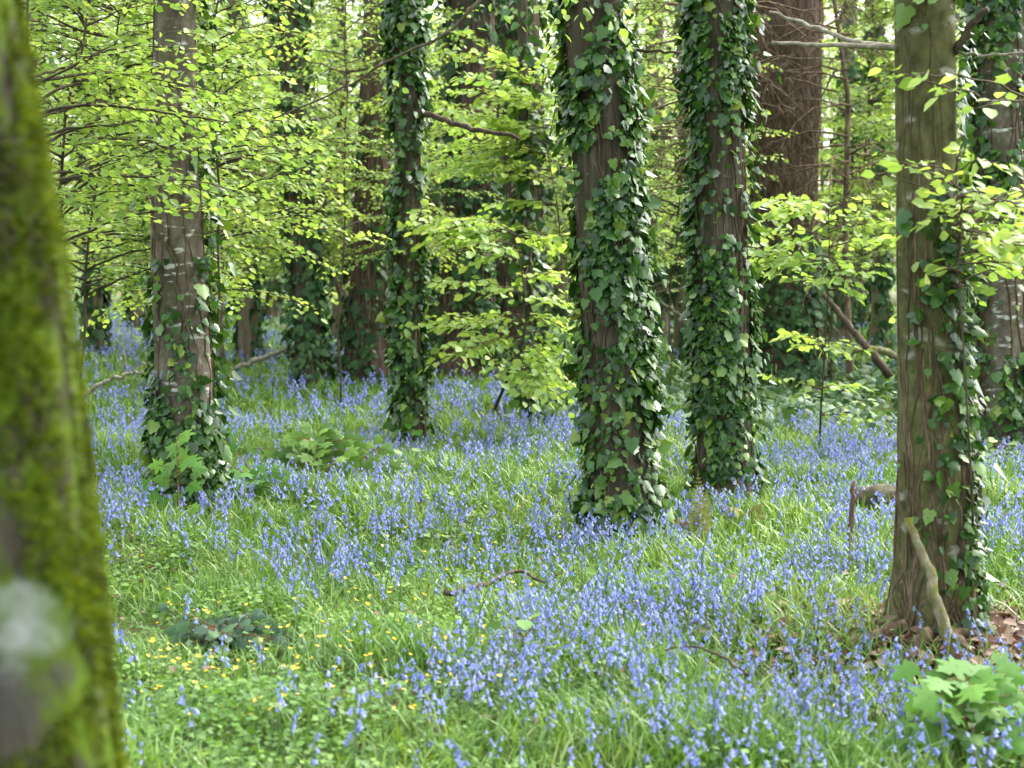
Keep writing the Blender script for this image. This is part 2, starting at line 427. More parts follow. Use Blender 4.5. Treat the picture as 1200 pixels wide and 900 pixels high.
# shared crowns, far above the frame
def make_crown(seed, z0=5.2, z1=10.5, rad=2.6, nb=16, size=.08):
    rng = np.random.default_rng(seed); lim = MB(); s = Spray(); lim.add(*tube(np.array([[0, 0, z0-1.0], [0, 0, z0+2], [0, 0, z1]]), [.05, .04, .01], 5))
    for q in range(nb):
        z = rng.uniform(z0, z1); a = rng.uniform(0, 2*PI)
        Lb = rad*rng.uniform(.5, 1)*(1-.5*(z-z0)/(z1-z0))
        e = np.array([math.cos(a)*Lb, math.sin(a)*Lb, z+Lb*rng.uniform(.2, .6)])
        lim.add(*tube(np.array([[0, 0, z], e*[.5, .5, 1]+np.array([0, 0, -.15*Lb]), e]), [.06, .035, .012], 5))
        for k_ in range(2):
            f_ = e+np.array([rng.normal(0, .5), rng.normal(0, .5), rng.uniform(-.4, .3)])*1.2
            st = np.array([0, 0, z])*(.45)+e*.55
            spray(s, rng, st, f_, size, .05, .45, .008, .13, .55)
    join_tubes(lim, s.tubes); fo = MB(); s.leaves(fo)
    return lim.mesh('branches', M['twig']), fo.mesh('crown', M['beech'])
CROWNS = [make_crown(11), make_crown(12)]
def add_crown(root, rot, h=0.0, scale=1.0, top=None):
    a, b_ = CROWNS[int(rot*10) % 2]
    for nm, me in (('branches', a), ('crown', b_)):
        o = bpy.data.objects.new(nm, me); C.objects.link(o); o.parent = root
        o.rotation_euler = (0, 0, rot); o.location = (0 if top is None else top[0], 0 if top is None else top[1], h); o.scale = (scale,)*3

def px_trunk(px, d, H, seed, **kw):
    """a bole whose outline runs through photo pixels (u, v, width) at the distance d; first entry is the foot"""
    px = sorted(px, key=lambda a: -a[1])
    zs, cx, rs = [], [], []
    for u, v, w_ in px:
        p = at(u, v, d); zs.append(p[2]); cx.append(p[0]); rs.append(w_*d/F/2)
    g0 = float(gz(cx[0], d)); zs[0] = g0-.02
    if H > zs[-1]:
        dz = H-zs[-1]
        sl_ = (cx[-1]-cx[0])/(zs[-1]-zs[0])*.5
        zs.append(H); cx.append(cx[-1]+sl_*dz); rs.append(rs[-1]*.5)
    return Trunk(zs, cx, [d]*len(zs), rs, seed, **kw)

def ivy_tree(name, label, px, d, H, seed, bark, ivy=None, vines=None, crown=True, group=None, n=28, **kw):
    rng = np.random.default_rng(seed+100)
    t = px_trunk(px, d, H, seed, **kw)
    base = np.array([t.cx[0], d, t.zs[0]+.02])
    root = thing(name, label, 'tree', base, group)
    mb = MB(); t.mesh(mb, n); mb.build('trunk', M[bark], root, base)
    for iv in (ivy or []):
        mb = MB(); iv = dict(iv); mt = iv.pop('mat', 'ivy')
        ivy_on(t, rng, mb=mb, dens=clumpy(t, seed+5, iv.pop('lo', .1), iv.pop('hi', 1), bias=iv.pop('bias', None), freq=iv.pop('freq', 3.0)), **iv)
        mb.build('ivy', M[mt], root, base)
    if vines:
        mb = MB()
        for vv in (vines if isinstance(vines, list) else [vines]): vines_on(t, rng, mb=mb, **vv)
        mb.build('vines', M['vine'], root, base)
    if crown: add_crown(root, rng.uniform(0, 6), 2.0, 1.0, (t.cx[-1]-t.cx[0], 0))
    return root, t, base

def facing(thc, wdt, lo=.0):
    """more leaves round the angle thc (radians; -pi/2 faces the camera)"""
    def f(z, th):
        dth = np.abs((th-thc+PI) % (2*PI)-PI)
        return lo+(1-lo)*np.exp(-(dth/wdt)**2)
    return f

# --- mossy trunk close to the camera
d0 = 2.3
edge = [(900, 147), (800, 133), (700, 124), (600, 114), (500, 103), (400, 91), (300, 78), (200, 60), (100, 45), (0, 29)]
wid = np.interp([e[0] for e in edge], [0, 900], [255, 300])
px = [(e[1]-14+8*e[0]/900-w_/2, e[0], w_) for e, w_ in zip(edge, wid)]
px = [(-5, 1740, 400), (-4, 1300, 330)]+px
t0 = px_trunk(px, d0, 9, 3, rough=.015, flare=.35, ridges=.008)
base = np.array([t0.cx[0], d0, t0.zs[0]+.02])
moss = thing('mossy_tree', 'thick moss covered trunk close by with pale lichen patches', 'tree', base)
lp = [(at(62, 722, d0)+np.array([0, -.14, 0])-base, .072, (.23, .26, .23)), (at(40, 765, d0)+np.array([0, -.14, 0])-base, .085, (.055, .052, .042)), (at(4, 335, d0)+np.array([0, -.15, 0])-base, .04, (.15, .17, .155)),
      (at(95, 770, d0)+np.array([0, -.1, 0])-base, .045, (.06, .056, .045))]
M['bark_moss'] = bark_mat('bark_moss', (.022, .019, .013), (.045, .038, .026), (.085, .075, .055), (5, 5, 2.5), bump=.9, moss=((.072, .118, .006), .42, .52), lichen=[(tuple(p_), r_, c_) for p_, r_, c_ in lp])
mb = MB(); t0.mesh(mb, 72, .03); mb.build('trunk', M['bark_moss'], moss, base)
rng = np.random.default_rng(33)
n = 42000
z = rng.uniform(.5, 2.3, n); th = rng.uniform(-PI, .6, n)
keep = (snoise(np.stack([np.cos(th)*.2, np.sin(th)*.2, z*.3], -1), 60, 4) + .8*snoise(np.stack([np.cos(th)*.2, np.sin(th)*.2, z*.2], -1), 25, 6) > -.45)
for pc, rr, _c in lp:
    q = t0.p(z, th)-base-pc
    keep &= np.linalg.norm(q, axis=1) > rr*1.1
z, th = z[keep], th[keep]; k = len(z)
dd = np.stack([np.cos(th), np.sin(th), np.zeros(k)], -1)*1.0+rng.normal(0, .55, (k, 3))+np.array([0, 0, -.2])
TUFT = (np.array([(-.16, 0, 0), (.16, 0, 0), (.05, .7, .1), (0, 1, .2)]), [np.array([(0, 1, 2), (0, 2, 3)])])
W, Fs = inst(TUFT[0], TUFT[1], frames(dd, rng.normal(size=(k, 3)))*rng.uniform(.006, .022, k)[:, None, None], t0.p(z, th, -.001))
mb = MB(); mb.add(W, Fs)
M['mosstuft'] = leaf_mat('moss_tuft', [(0, (.033, .06, .003)), (.5, (.085, .135, .006)), (1, (.16, .21, .012))], trans=.3, rough=.7, spec=.1, tint=(.45, .42, .5), nscale=11)
mb.build('moss', M['mosstuft'], moss, base)
add_crown(moss, 2.0, 1.0, 1.0, (t0.cx[-1]-t0.cx[0], 0))

# --- the tree with pale patches, ivy round its foot and up its far side
T1, t1, b1 = ivy_tree('ivy_tree', 'grey trunk with pale patches and ivy round its lower half, beside the mossy trunk',
    [(220, 598, 74), (219, 540, 68), (216, 430, 66), (209, 330, 60), (203, 200, 54), (203, 100, 52), (205, 0, 50)], 10.15, 11, 21, 'bark_grey',
    ivy=[dict(n=7500, z0=.0, z1=1.6, size=.046, depth=.04, lo=.12, hi=1.0, bias=lambda z, th: np.clip(1.25-z*.75, .12, 1)),
         dict(n=4600, z0=.0, z1=4.5, size=.06, lo=.3, hi=1, depth=.10, bias=facing(.35, .55)),
         dict(n=900, z0=1.0, z1=4.0, size=.055, lo=0, hi=.6, bias=facing(PI, .6))],
    vines=dict(n=9, z0=0, z1=3.4, rad=.006, wig=.5), rough=.04, flare=.4)
# --- slim ivy trunks at the back
ivy_tree('ivy_tree', 'slim ivy clad trunk behind the bright beech leaves, beside a fallen bough',
    [(364, 460, 34), (358, 350, 31), (349, 200, 29), (342, 60, 27), (338, 0, 27)], 20.0, 12, 22, 'bark_brown',
    ivy=[dict(n=3600, z0=0, z1=5.2, size=.075, lo=.2, hi=1, mat='ivy_far', shape=IVYF, depth=.09)], vines=dict(n=14, z0=0, z1=5, rad=.014), n=20)
ivy_tree('ivy_tree', 'reddish brown trunk with bare ivy stems above and dark ivy at its foot',
    [(428, 458, 56), (430, 380, 48), (434, 280, 40), (439, 150, 36), (442, 0, 32)], 20.4, 12, 23, 'bark_red',
    ivy=[dict(n=3600, z0=0, z1=4.5, size=.075, lo=.05, hi=1, mat='ivy_far', shape=IVYF, depth=.08, bias=lambda z, th: np.clip(1.15-z*.45, .2, 1))],
    vines=dict(n=26, z0=0, z1=5, rad=.016), n=20)
T4, t4, b4 = ivy_tree('ivy_tree', 'slender trunk entirely wrapped in dark ivy, rising from the bluebells',
    [(482, 515, 30), (480, 440, 26), (478, 300, 26), (477, 150, 28), (475, 0, 28)], 14.2, 11, 24, 'bark_brown',
    ivy=[dict(n=9500, z0=0, z1=4.1, size=.052, lo=.15, hi=1, depth=.055)], vines=dict(n=12, z0=0, z1=4, rad=.011), n=22)
ivy_tree('ivy_tree', 'broad shaded trunk with ragged ivy, behind the slender ivy wrapped trunk',
    [(548, 448, 66), (548, 300, 58), (550, 150, 56), (552, 0, 54)], 22.0, 13, 25, 'bark_red',
    ivy=[dict(n=4200, z0=0, z1=5.3, size=.085, lo=.0, hi=1, mat='ivy_far', shape=IVYF, depth=.09)], vines=dict(n=24, z0=0, z1=5, rad=.018), n=20)
ivy_tree('ivy_tree', 'broad reddish trunk glimpsed over the young beech, behind the thin dark stem',
    [(607, 440, 62), (605, 300, 60), (602, 150, 60), (600, 0, 58)], 25.0, 13, 26, 'bark_red',
    ivy=[dict(n=4200, z0=0, z1=5.3, size=.11, lo=.0, hi=.8, mat='ivy_far', shape=IVYF, depth=.09)], vines=dict(n=24, z0=0, z1=5, rad=.018), n=20)
ivy_tree('slim_tree', 'thin dark stem with a little ivy, behind the young beech',
    [(624, 502, 15), (620, 420, 13), (617, 300, 12), (614, 150, 11), (612, 0, 11)], 15.8, 8, 27, 'bark_brown',
    ivy=[dict(n=1500, z0=0, z1=4.3, size=.075, lo=.1, hi=1, depth=.10, shape=IVYF)], crown=False, n=14)
# --- the two big ivy trunks in the middle
T7, t7, b7 = ivy_tree('ivy_tree', 'stout trunk thickly hung with glossy ivy down to a leafy skirt among bluebells',
    [(733, 622, 78), (730, 560, 74), (722, 450, 72), (713, 300, 68), (706, 180, 66), (700, 60, 65), (696, 0, 64)], 9.45, 11, 28, 'bark_brown',
    ivy=[dict(n=8000, z0=.0, z1=1.45, size=.05, lo=.2, hi=1.0, depth=.038, freq=2.6, bias=lambda z, th: np.clip((1.5-z)*2.2, 0, 1)),
         dict(n=9000, z0=1.0, z1=3.6, size=.048, lo=.04, hi=1.0, depth=.045, freq=2.6, bias=lambda z, th: np.clip(1.05-(.95*np.exp(-((z-1.65)/.42)**2)+.7*np.exp(-((z-2.9)/.35)**2))*np.exp(-((th+1.5)/.75)**2), .06, 1)),
         dict(n=2200, z0=.2, z1=3.6, size=.05, lo=.3, hi=1.0, depth=.085, bias=facing(.1, .5)), dict(n=1800, z0=.2, z1=3.6, size=.05, lo=.3, hi=1.0, depth=.075, bias=facing(PI, .45)),
         dict(n=1100, z0=-.02, z1=.3, size=.055, lo=.5, hi=1, depth=.06)],
    vines=dict(n=34, z0=0, z1=3.6, rad=.007, wig=.5), flare=.35)
T8, t8, b8 = ivy_tree('ivy_tree', 'straight trunk with ivy leaves all the way up, brown bark bare at its foot',
    [(851, 578, 66), (849, 500, 62), (845, 300, 60), (840, 120, 60), (837, 0, 60)], 10.9, 12, 29, 'bark_brown',
    ivy=[dict(n=14000, z0=.12, z1=4.1, size=.047, lo=.1, hi=1.0, depth=.035, freq=2.8, bias=lambda z, th: np.clip(.35+z*.9, .2, 1)),
         dict(n=2400, z0=-.02, z1=4.0, size=.055, lo=.3, hi=1, depth=.09, bias=facing(.0, .5))],
    vines=dict(n=36, z0=0, z1=4.0, rad=.007, wig=.5), flare=.3)
# --- the great shaggy trunk
ivy_tree('ivy_tree', 'massive reddish trunk matted with dead ivy stems',
    [(922, 446, 92), (920, 380, 84), (918, 280, 78), (918, 180, 76), (922, 80, 76), (925, 0, 74)], 21.8, 14, 30, 'bark_red',
    ivy=[dict(n=4600, z0=0, z1=2.4, size=.08, lo=.0, hi=.9, mat='ivy_far', depth=.07, bias=lambda z, th: np.clip(1.15-z*.45, .0, 1)),
         dict(n=3600, z0=0, z1=5.4, size=.08, lo=.1, hi=1, mat='ivy_far', depth=.10, bias=facing(PI, .6))],
    vines=dict(n=280, z0=0, z1=5.4, rad=.011, wig=.8, steps=36), flare=.3, rough=.05)
# --- the near olive trunk
T10, t10, b10 = ivy_tree('ivy_tree', 'smooth olive trunk with woody ivy stems and a mossy branch propped on it',
    [(1092, 752, 98), (1096, 700, 92), (1096, 600, 84), (1094, 480, 79), (1087, 300, 72), (1084, 150, 70), (1082, 0, 69)], 6.8, 10, 31, 'bark_olive',
    ivy=[dict(n=8000, z0=.0, z1=1.9, size=.04, lo=.15, hi=.9, depth=.025, freq=3.5, bias=lambda z, th: np.clip(1.15-z*.5, .15, 1)*facing(-1.15, .75)(z, th)),
         dict(n=1100, z0=.7, z1=1.75, size=.042, lo=.35, hi=1, depth=.03, bias=facing(-1.45, .33)),
         dict(n=1900, z0=.0, z1=2.9, size=.047, lo=.2, hi=1, depth=.04, bias=facing(-.05, .5)),
         dict(n=90, z0=2.45, z1=2.75, size=.055, lo=.3, hi=1, depth=.03, bias=facing(-1.5, .5))],
    vines=[dict(n=36, z0=0, z1=1.3, rad=.0055, th_c=-1.15, th_w=.55, wig=.8), dict(n=10, z0=0, z1=2.8, rad=.004, th_c=-1.4, th_w=.9), dict(n=7, z0=0, z1=2.6, rad=.006, th_c=-2.4, th_w=.3)],
    rough=.028, ridges=.005, flare=.36, flare_h=.16, n=56)
# --- pale barred trunk behind it
ivy_tree('ivy_tree', 'pale barred trunk half covered in ivy, behind the smooth olive trunk',
    [(1176, 528, 56), (1176, 450, 54), (1172, 300, 52), (1172, 150, 54), (1172, 0, 54)], 14.0, 12, 32, 'bark_grey',
    ivy=[dict(n=9000, z0=0, z1=4.2, size=.062, lo=.05, hi=1, depth=.06, bias=facing(-1.1, 1.2, .45)), dict(n=1200, z0=0, z1=4.2, size=.08, lo=.2, hi=1, depth=.1, bias=facing(PI, .4))],
    vines=dict(n=20, z0=0, z1=4, rad=.011))

# --- limbs and dead branches on the near trees
def limb(root, base, name, pts, r0, r1, mat, n=7, seed=0, wob=.012):
    rng = np.random.default_rng(seed)
    P = np.array(pts, float); m_ = 5*(len(P)-1)+1
    tt = np.linspace(0, len(P)-1, m_)
    Q = np.stack([np.interp(tt, np.arange(len(P)), P[:, k_]) for k_ in range(3)], -1)
    for _ in range(2): Q[1:-1] = (Q[:-2]+2*Q[1:-1]+Q[2:])/4
    Q[1:] += rng.normal(0, wob, (m_-1, 3))
    mb = MB(); mb.add(*tube(Q, np.linspace(r0, r1, m_), n, .08, seed))
    return mb.build(name, M[mat], root, base)
limb(T10, b10, 'branch', [at(1062, 57, 6.8), at(1020, 54, 6.72), at(950, 53, 6.68), at(905, 50, 6.65)], .014, .007, 'palewood', seed=1, wob=.003)
limb(T10, b10, 'branch', [at(1060, 56, 6.85), at(1000, 50, 6.95), at(950, 30, 7.05), at(902, 14, 7.15)], .012, .006, 'palewood', seed=2, wob=.003)
limb(T10, b10, 'branch', [at(1108, 66, 6.78), at(1120, 58, 6.72), at(1138, 30, 6.68), at(1158, 11, 6.65)], .019, .012, 'twig', seed=3, wob=.004)
limb(T10, b10, 'branch', [at(1106, 58, 6.82), at(1150, 66, 6.78), at(1215, 60, 6.75)], .008, .004, 'palewood', seed=4, wob=.003)
limb(T4, b4, 'branch', [at(480, 130, 14.2), at(525, 140, 13.8), at(560, 152, 13.6), at(612, 161, 13.4)], .03, .016, 'twig', seed=5)
limb(T7, b7, 'branch', [at(715, 55, 9.45), at(765, 60, 9.4), at(800, 62, 9.35)], .010, .006, 'twig', seed=6, wob=.004)
s = Spray(); q = [at(700, -20, 9.45), at(600, -30, 9.2), at(560, 2, 9.1), at(520, 45, 9.0), at(465, 65, 8.9), at(400, 105, 8.9), at(320, 140, 8.8)]
limb(T7, b7, 'branch', q, .013, .004, 'twig', seed=7, wob=.004)
rng = np.random.default_rng(70)
for u0, v0, u1, v1 in [(560, 2, 610, 30), (520, 45, 560, 35), (540, 30, 500, 10), (465, 65, 430, 40), (440, 80, 470, 100), (400, 105, 360, 90), (380, 115, 400, 140), (600, -25, 640, 20), (620, -28, 680, 10), (510, 50, 540, 75), (580, -10, 545, -25), (640, -25, 655, 40), (680, -20, 640, 55), (700, -15, 680, 30), (715, -20, 760, 40), (765, 58, 790, 40), (800, 60, 775, 75), (720, 20, 740, 55)]:
    spray(s, rng, at(u0, v0, 9.0), at(u1, v1, 8.9), .055, .05, .4, .003, .06, .7)
mb = MB(); s.leaves(mb); mb.build('leaves', M['beech'], T7, b7)

# ------------------------------------------------------------------ saplings with pixel-placed sprays
def custom_sapling(name, label, foot, stem, d, sprays, seed, size=.055, r0=.018, group=None, dens=1.0, extra=0, **kw):
    rng = np.random.default_rng(seed)
    b = gp(*foot) if foot else None
    base = np.array([b[0], b[1], b[2]])
    root = thing(name, label, 'sapling', base, group)
    mb = MB()
    P = np.array([base+[0, 0, -.05]]+[at(u, v, d) for u, v in stem])
    m_ = 6*len(P); tt = np.linspace(0, len(P)-1, m_)
    Q = np.stack([np.interp(tt, np.arange(len(P)), P[:, k_]) for k_ in range(3)], -1)
    for _ in range(3): Q[1:-1] = (Q[:-2]+2*Q[1:-1]+Q[2:])/4
    mb.add(*tube(Q, np.linspace(r0, r0*.3, m_), 6, .06, seed))
    s = Spray()
    for u0, v0, u1, v1 in sprays:
        dd_ = d+rng.normal(0, .12); e = at(u1, v1, dd_+rng.normal(0, .25))
        p0 = at(u0, v0, d)
        spray(s, rng, p0, e, size, kw.get('sag', .08), kw.get('width', .5), .005, kw.get('gap', .05), dens)
        for _ in range(extra):
            e2 = e+np.array([rng.normal(0, .2), rng.uniform(-.7, .7), rng.normal(0, .06)])
            spray(s, rng, p0, e2, size, .08, .5, .004, .055, dens)
    join_tubes(mb, s.tubes)
    mb.build('stem', M['twig'], root, base)
    mb = MB(); s.leaves(mb); mb.build('foliage', M['beech'], root, base)
    return root

custom_sapling('beech_sapling', 'young beech with layered lime green leaves, leaning over the bluebells before the thin dark stem',
    (578, 478), [(590, 455), (610, 412), (618, 370), (612, 320), (600, 270)], 14.0,
    [(612, 400, 665, 420), (612, 410, 640, 470), (610, 400, 560, 402), (615, 380, 510, 378), (616, 360, 655, 350), (614, 345, 540, 345), (612, 330, 660, 320), (608, 300, 545, 300),
     (605, 290, 520, 262), (600, 275, 660, 285), (618, 370, 672, 385), (616, 390, 672, 400), (605, 420, 662, 450), (608, 430, 672, 478), (612, 395, 535, 415), (616, 372, 575, 378),
     (610, 415, 655, 440), (602, 275, 560, 260), (600, 270, 500, 285)], 41, size=.08, extra=3)
custom_sapling('beech_sapling', 'wispy beech sapling with tiers of pale leaves, in front of the massive reddish trunk',
    (960, 530), [(962, 480), (966, 420), (970, 350), (972, 280), (970, 235)], 13.2,
    [(970, 240, 1044, 236), (970, 245, 900, 238), (971, 260, 1030, 255), (971, 280, 905, 285), (971, 290, 1044, 285), (970, 310, 890, 300), (970, 320, 1035, 310), (970, 330, 925, 335), (970, 300, 900, 320),
     (971, 250, 930, 250), (972, 300, 1000, 330), (965, 400, 1000, 405), (965, 405, 935, 398), (963, 455, 1010, 452), (963, 458, 935, 450), (962, 486, 1015, 490), (971, 270, 1042, 270), (970, 340, 1010, 345)], 42, size=.08, r0=.010, extra=2, width=.45)
custom_sapling('beech_sapling', 'slight beech sapling with large fresh leaves, against the smooth olive trunk',
    (1143, 700), [(1140, 600), (1132, 450), (1124, 330), (1122, 240), (1120, 170)], 6.45,
    [(1122, 230, 1150, 222), (1122, 250, 1100, 245), (1122, 262, 1190, 250), (1122, 280, 1205, 285), (1123, 300, 1170, 320), (1122, 200, 1130, 165), (1123, 220, 1085, 195), (1122, 240, 1062, 190),
     (1124, 310, 1205, 320), (1124, 320, 1085, 325), (1124, 285, 1095, 240), (1126, 335, 1150, 345), (1122, 255, 1215, 235), (1122, 270, 1195, 300), (1124, 300, 1210, 262)], 43, size=.058, r0=.006, width=.34, gap=.045, dens=1, extra=2)
custom_sapling('beech_sapling', 'slender beech sapling reaching one thin twig across the smooth olive trunk',
    (1290, 760), [(1285, 600), (1280, 300), (1275, 180), (1265, 120)], 6.3,
    [(1265, 122, 1170, 112), (1200, 115, 1030, 88), (1200, 116, 1140, 120), (1265, 120, 1190, 100), (1150, 114, 1100, 110), (1130, 112, 1050, 100)], 44, size=.062, r0=.012, width=.24, gap=.05, dens=.9)
custom_sapling('beech_sapling', 'young beech with shelves of pale leaves between the slender ivy trunk and the stout one',
    (665, 492), [(662, 400), (655, 250), (640, 170), (630, 100)], 15.5,
    [(640, 170, 520, 125), (645, 180, 540, 180), (640, 150, 560, 150), (640, 140, 600, 110), (645, 200, 510, 200), (645, 160, 655, 110), (648, 210, 575, 205), (640, 130, 530, 100), (650, 240, 600, 240),
     (640, 150, 655, 140), (646, 190, 600, 190), (652, 280, 590, 265), (638, 110, 560, 60), (636, 100, 650, 60)], 45, size=.08, extra=3, r0=.012)
# the leafy mass on the near left: saplings with a bough each way
def wild(label, foot_u, d, H, nb, Lr, zmin, seed, size=.057, lean=(0, 0), group=None, r0=.011, az=None, dens=1.0):
    rng = np.random.default_rng(seed)
    x = (foot_u-600)/F*d
    base = np.array([x, d, float(gz(x, d))])
    root = thing('beech_sapling', label, 'sapling', base, group)
    a, b_ = sapling_parts(rng, base, H, int(nb*2.9), Lr, zmin, size*.88, lean, r0, dens*1.15, az, .05)
    a.build('stem', M['twig'], root, base); b_.build('foliage', M['beech'], root, base)
    return root
wild('leafy young beech whose boughs reach out from behind the mossy trunk', 40, 9.0, 4.2, 34, (.7, 1.5), 1.5, 51, lean=(.5, .2))
wild('long limbed young beech right behind the mossy trunk, boughs all to one side', 78, 8.4, 3.9, 13, (1.0, 2.0), 1.7, 62, az=(.35, .6))
wild('leafy young beech between the mossy trunk and the trunk with pale patches', 86, 11.6, 4.6, 36, (.8, 1.7), 1.25, 52, lean=(.5, .2))
wild('dense young beech close behind the trunk with pale patches', 214, 12.0, 4.8, 34, (.9, 1.6), 1.35, 63)
wild('dense young beech behind the slim ivy clad trunk, hung with pale leaves', 372, 21.6, 6.5, 60, (1.0, 2.2), 1.3, 64)
wild('leafy young beech rising behind the sycamore seedling, boughs across the trunk with pale patches', 243, 10.6, 4.2, 14, (.7, 1.3), 1.9, 53, az=(-1.3, 1.0))
wild('leafy young beech beyond the trunk with pale patches, low boughs over the bluebells', 236, 12.6, 4.8, 30, (.8, 1.6), 1.1, 54, lean=(.2, .1))
wild('leafy young beech beside the slim ivy clad trunk', 398, 17.5, 5.4, 14, (.9, 1.8), 1.3, 55)
wild('spreading young beech deep behind the trunk with pale patches', 185, 19.8, 6.4, 50, (1.0, 2.0), 1.4, 56)
wild('tall young beech over the far bluebells beside the mossy trunk', 70, 15.5, 5.5, 46, (1.0, 1.9), 1.6, 57)
wild('young beech with soft pale sprays beyond the slender ivy wrapped trunk', 500, 19.5, 5.6, 36, (.9, 1.8), 1.6, 58)
wild('young beech filling the gap between the two big ivy trunks', 785, 19.5, 5.6, 42, (.9, 1.7), 1.5, 59)
wild('young beech behind the wispy sapling, pale and soft', 1010, 24.0, 6.6, 60, (1.0, 2.2), 1.2, 60, size=.07)
wild('young beech at the far edge behind the pale barred trunk', 1230, 17.0, 5.6, 40, (.9, 1.8), 1.4, 61)

# ------------------------------------------------------------------ thicket of young beeches deeper in the wood (copies of four)
protos = []
for q in range(4):
    rng = np.random.default_rng(200+q)
    a, b_ = sapling_parts(rng, (0, 0, -.05), rng.uniform(7.0, 9.0), 98, (1.3, 2.9), .9+.3*q, .105, (rng.normal(0, .3), 0), .05, .55, None, .10)
    protos.append((a.mesh('stem', M['bark_far']), b_.mesh('foliage', M['beech_far'])))
rng = np.random.default_rng(77)
spots = []
for row, (ya, yb, n_) in enumerate([(23, 27, 8), (27, 33, 13), (33, 40, 16), (40, 48, 16)]):
    for q in range(n_):
        d = rng.uniform(ya, yb)
        u = -250+1700*(q+rng.uniform(.1, .9))/n_
        if row == 0 and 820 < u < 1010: continue
        spots.append(((u-600)/F*d, d))
for q, (x, d) in enumerate(spots):
    root = thing('beech_sapling', 'pale young beech among many in the soft green thicket deep in the wood', 'sapling', (x, d, float(gz(x, d))), 'young beeches of the far thicket')
    st, fo = protos[q % 4]; a = rng.uniform(0, 6.28); s_ = rng.uniform(.85, 1.15)
    for nm, me in (('stem', st), ('foliage', fo)):
        o = bpy.data.objects.new(nm, me); C.objects.link(o); o.parent = root; o.rotation_euler = (0, 0, a); o.scale = (s_,)*3
# grown trees standing among them
tpro = []
for q in range(3):
    rng2 = np.random.default_rng(300+q)
    t = Trunk([0, 3, 8, 13], [0, rng2.normal(0, .12), rng2.normal(0, .3), rng2.normal(0, .4)], [0, 0, 0, 0], [.20, .17, .14, .07], 300+q, flare=.4)
    mb = MB(); t.mesh(mb, 16, .3); mi = MB()
    ivy_on(t, rng2, 2600, 0, 7, .13, clumpy(t, 310+q, .0, 1, bias=lambda z, th: np.clip(1.1-z*.12, .1, 1)), mi, IVYF, .10)
    tpro.append((mb.mesh('trunk', M['bark_far']), mi.mesh('ivy', M['ivy_far'])))
far_u = [(35, 17.5, .75), (110, 27, .8), (160, 36, .9), (245, 30, .8), (290, 25, .7), (320, 40, .9), (400, 31, .8), (505, 29, .8), (520, 40, 1), (655, 33, .9), (690, 27, .8), (770, 30, 1.0), (800, 25, .6), (885, 38, 1), (985, 30, .8),
         (1005, 37, .9), (1030, 27, .7), (1140, 22, .8), (1155, 33, 1), (1210, 26, .9), (-60, 24, .9), (-150, 30, 1), (1300, 30, 1), (450, 44, 1.1), (600, 45, 1.2), (210, 45, 1.1), (760, 44, 1.1), (930, 46, 1.2), (1090, 44, 1.1), (345, 48, 1.1)]
for q, (u, d, s_) in enumerate(far_u):
    x = (u-600)/F*d
    root = thing('forest_tree', 'straight brown trunk with some ivy among many standing deep in the wood', 'tree', (x, d, float(gz(x, d))), 'trunks standing deep in the wood')
    tr, iv = tpro[q % 3]; a = rng.uniform(0, 6.28)
    for nm, me in (('trunk', tr), ('ivy', iv)):
        o = bpy.data.objects.new(nm, me); C.objects.link(o); o.parent = root; o.rotation_euler = (0, 0, a); o.scale = (s_, s_, 1)
    if q % 5 == 0: add_crown(root, a, 4.0, 1.15)
# the wood beyond, one mass
rng = np.random.default_rng(88)
nc = 1500
cx_, cy_, cz_ = rng.uniform(-32, 32, nc), rng.uniform(50, 66, nc), rng.uniform(.4, 14, nc)
per = 46; k = nc*per
P = np.stack([np.repeat(cx_, per), np.repeat(cy_, per), np.repeat(cz_, per)], -1)+rng.normal(0, 1, (k, 3))*np.array([1.0, 1.0, .28])
D = rng.normal(0, 1, (k, 3))*[1, 1, .35]; Nn = np.array([0, 0, 1.0])+rng.normal(0, .45, (k, 3))
W, Fs = inst(BEECH[0], BEECH[1], frames(D, Nn)*rng.uniform(.16, .30, k)[:, None, None], P)
mb = MB(); mb.add(W, Fs); kind(mb.build('far_woods', M['beech_far']), 'stuff')

# ------------------------------------------------------------------ ground flora
def blobs(u, v, L_):
    o = np.zeros_like(u)
    for a, b_, su, sv, w_ in L_: o = np.maximum(o, w_*np.exp(-((u-a)/su)**2-((v-b_)/sv)**2))
    return o
BELL = [(300, 605, 170, 32, 1), (180, 520, 90, 45, .75), (170, 570, 70, 45, .7), (120, 400, 60, 34, .9), (560, 500, 140, 35, .75), (420, 478, 120, 26, .6), (630, 560, 110, 45, .5), (420, 560, 90, 30, .6),
        (700, 640, 120, 26, .8), (800, 650, 130, 42, .75), (950, 545, 120, 28, 1.0), (950, 590, 90, 40, .5), (980, 660, 80, 45, .5), (1160, 590, 80, 45, .8), (640, 760, 170, 42, .65), (850, 750, 150, 42, .9),
        (800, 860, 260, 70, 1.1), (970, 810, 110, 90, .95), (470, 870, 90, 40, .5), (600, 850, 120, 45, .95), (1150, 890, 110, 40, .9), (480, 640, 150, 32, .45), (590, 690, 120, 38, .4), (380, 690, 110, 34, .5),
        (1200, 650, 50, 60, .5), (300, 420, 160, 24, .4), (720, 500, 80, 30, .6)]
CELA = [(270, 800, 190, 85, 1), (350, 890, 220, 60, 1), (560, 650, 110, 40, .45), (470, 740, 120, 50, .6), (150, 700, 120, 60, .8), (520, 830, 120, 60, .5)]
DARK = [(930, 472, 190, 36, 1.15), (1110, 485, 200, 34, 1), (790, 470, 110, 28, .9)]

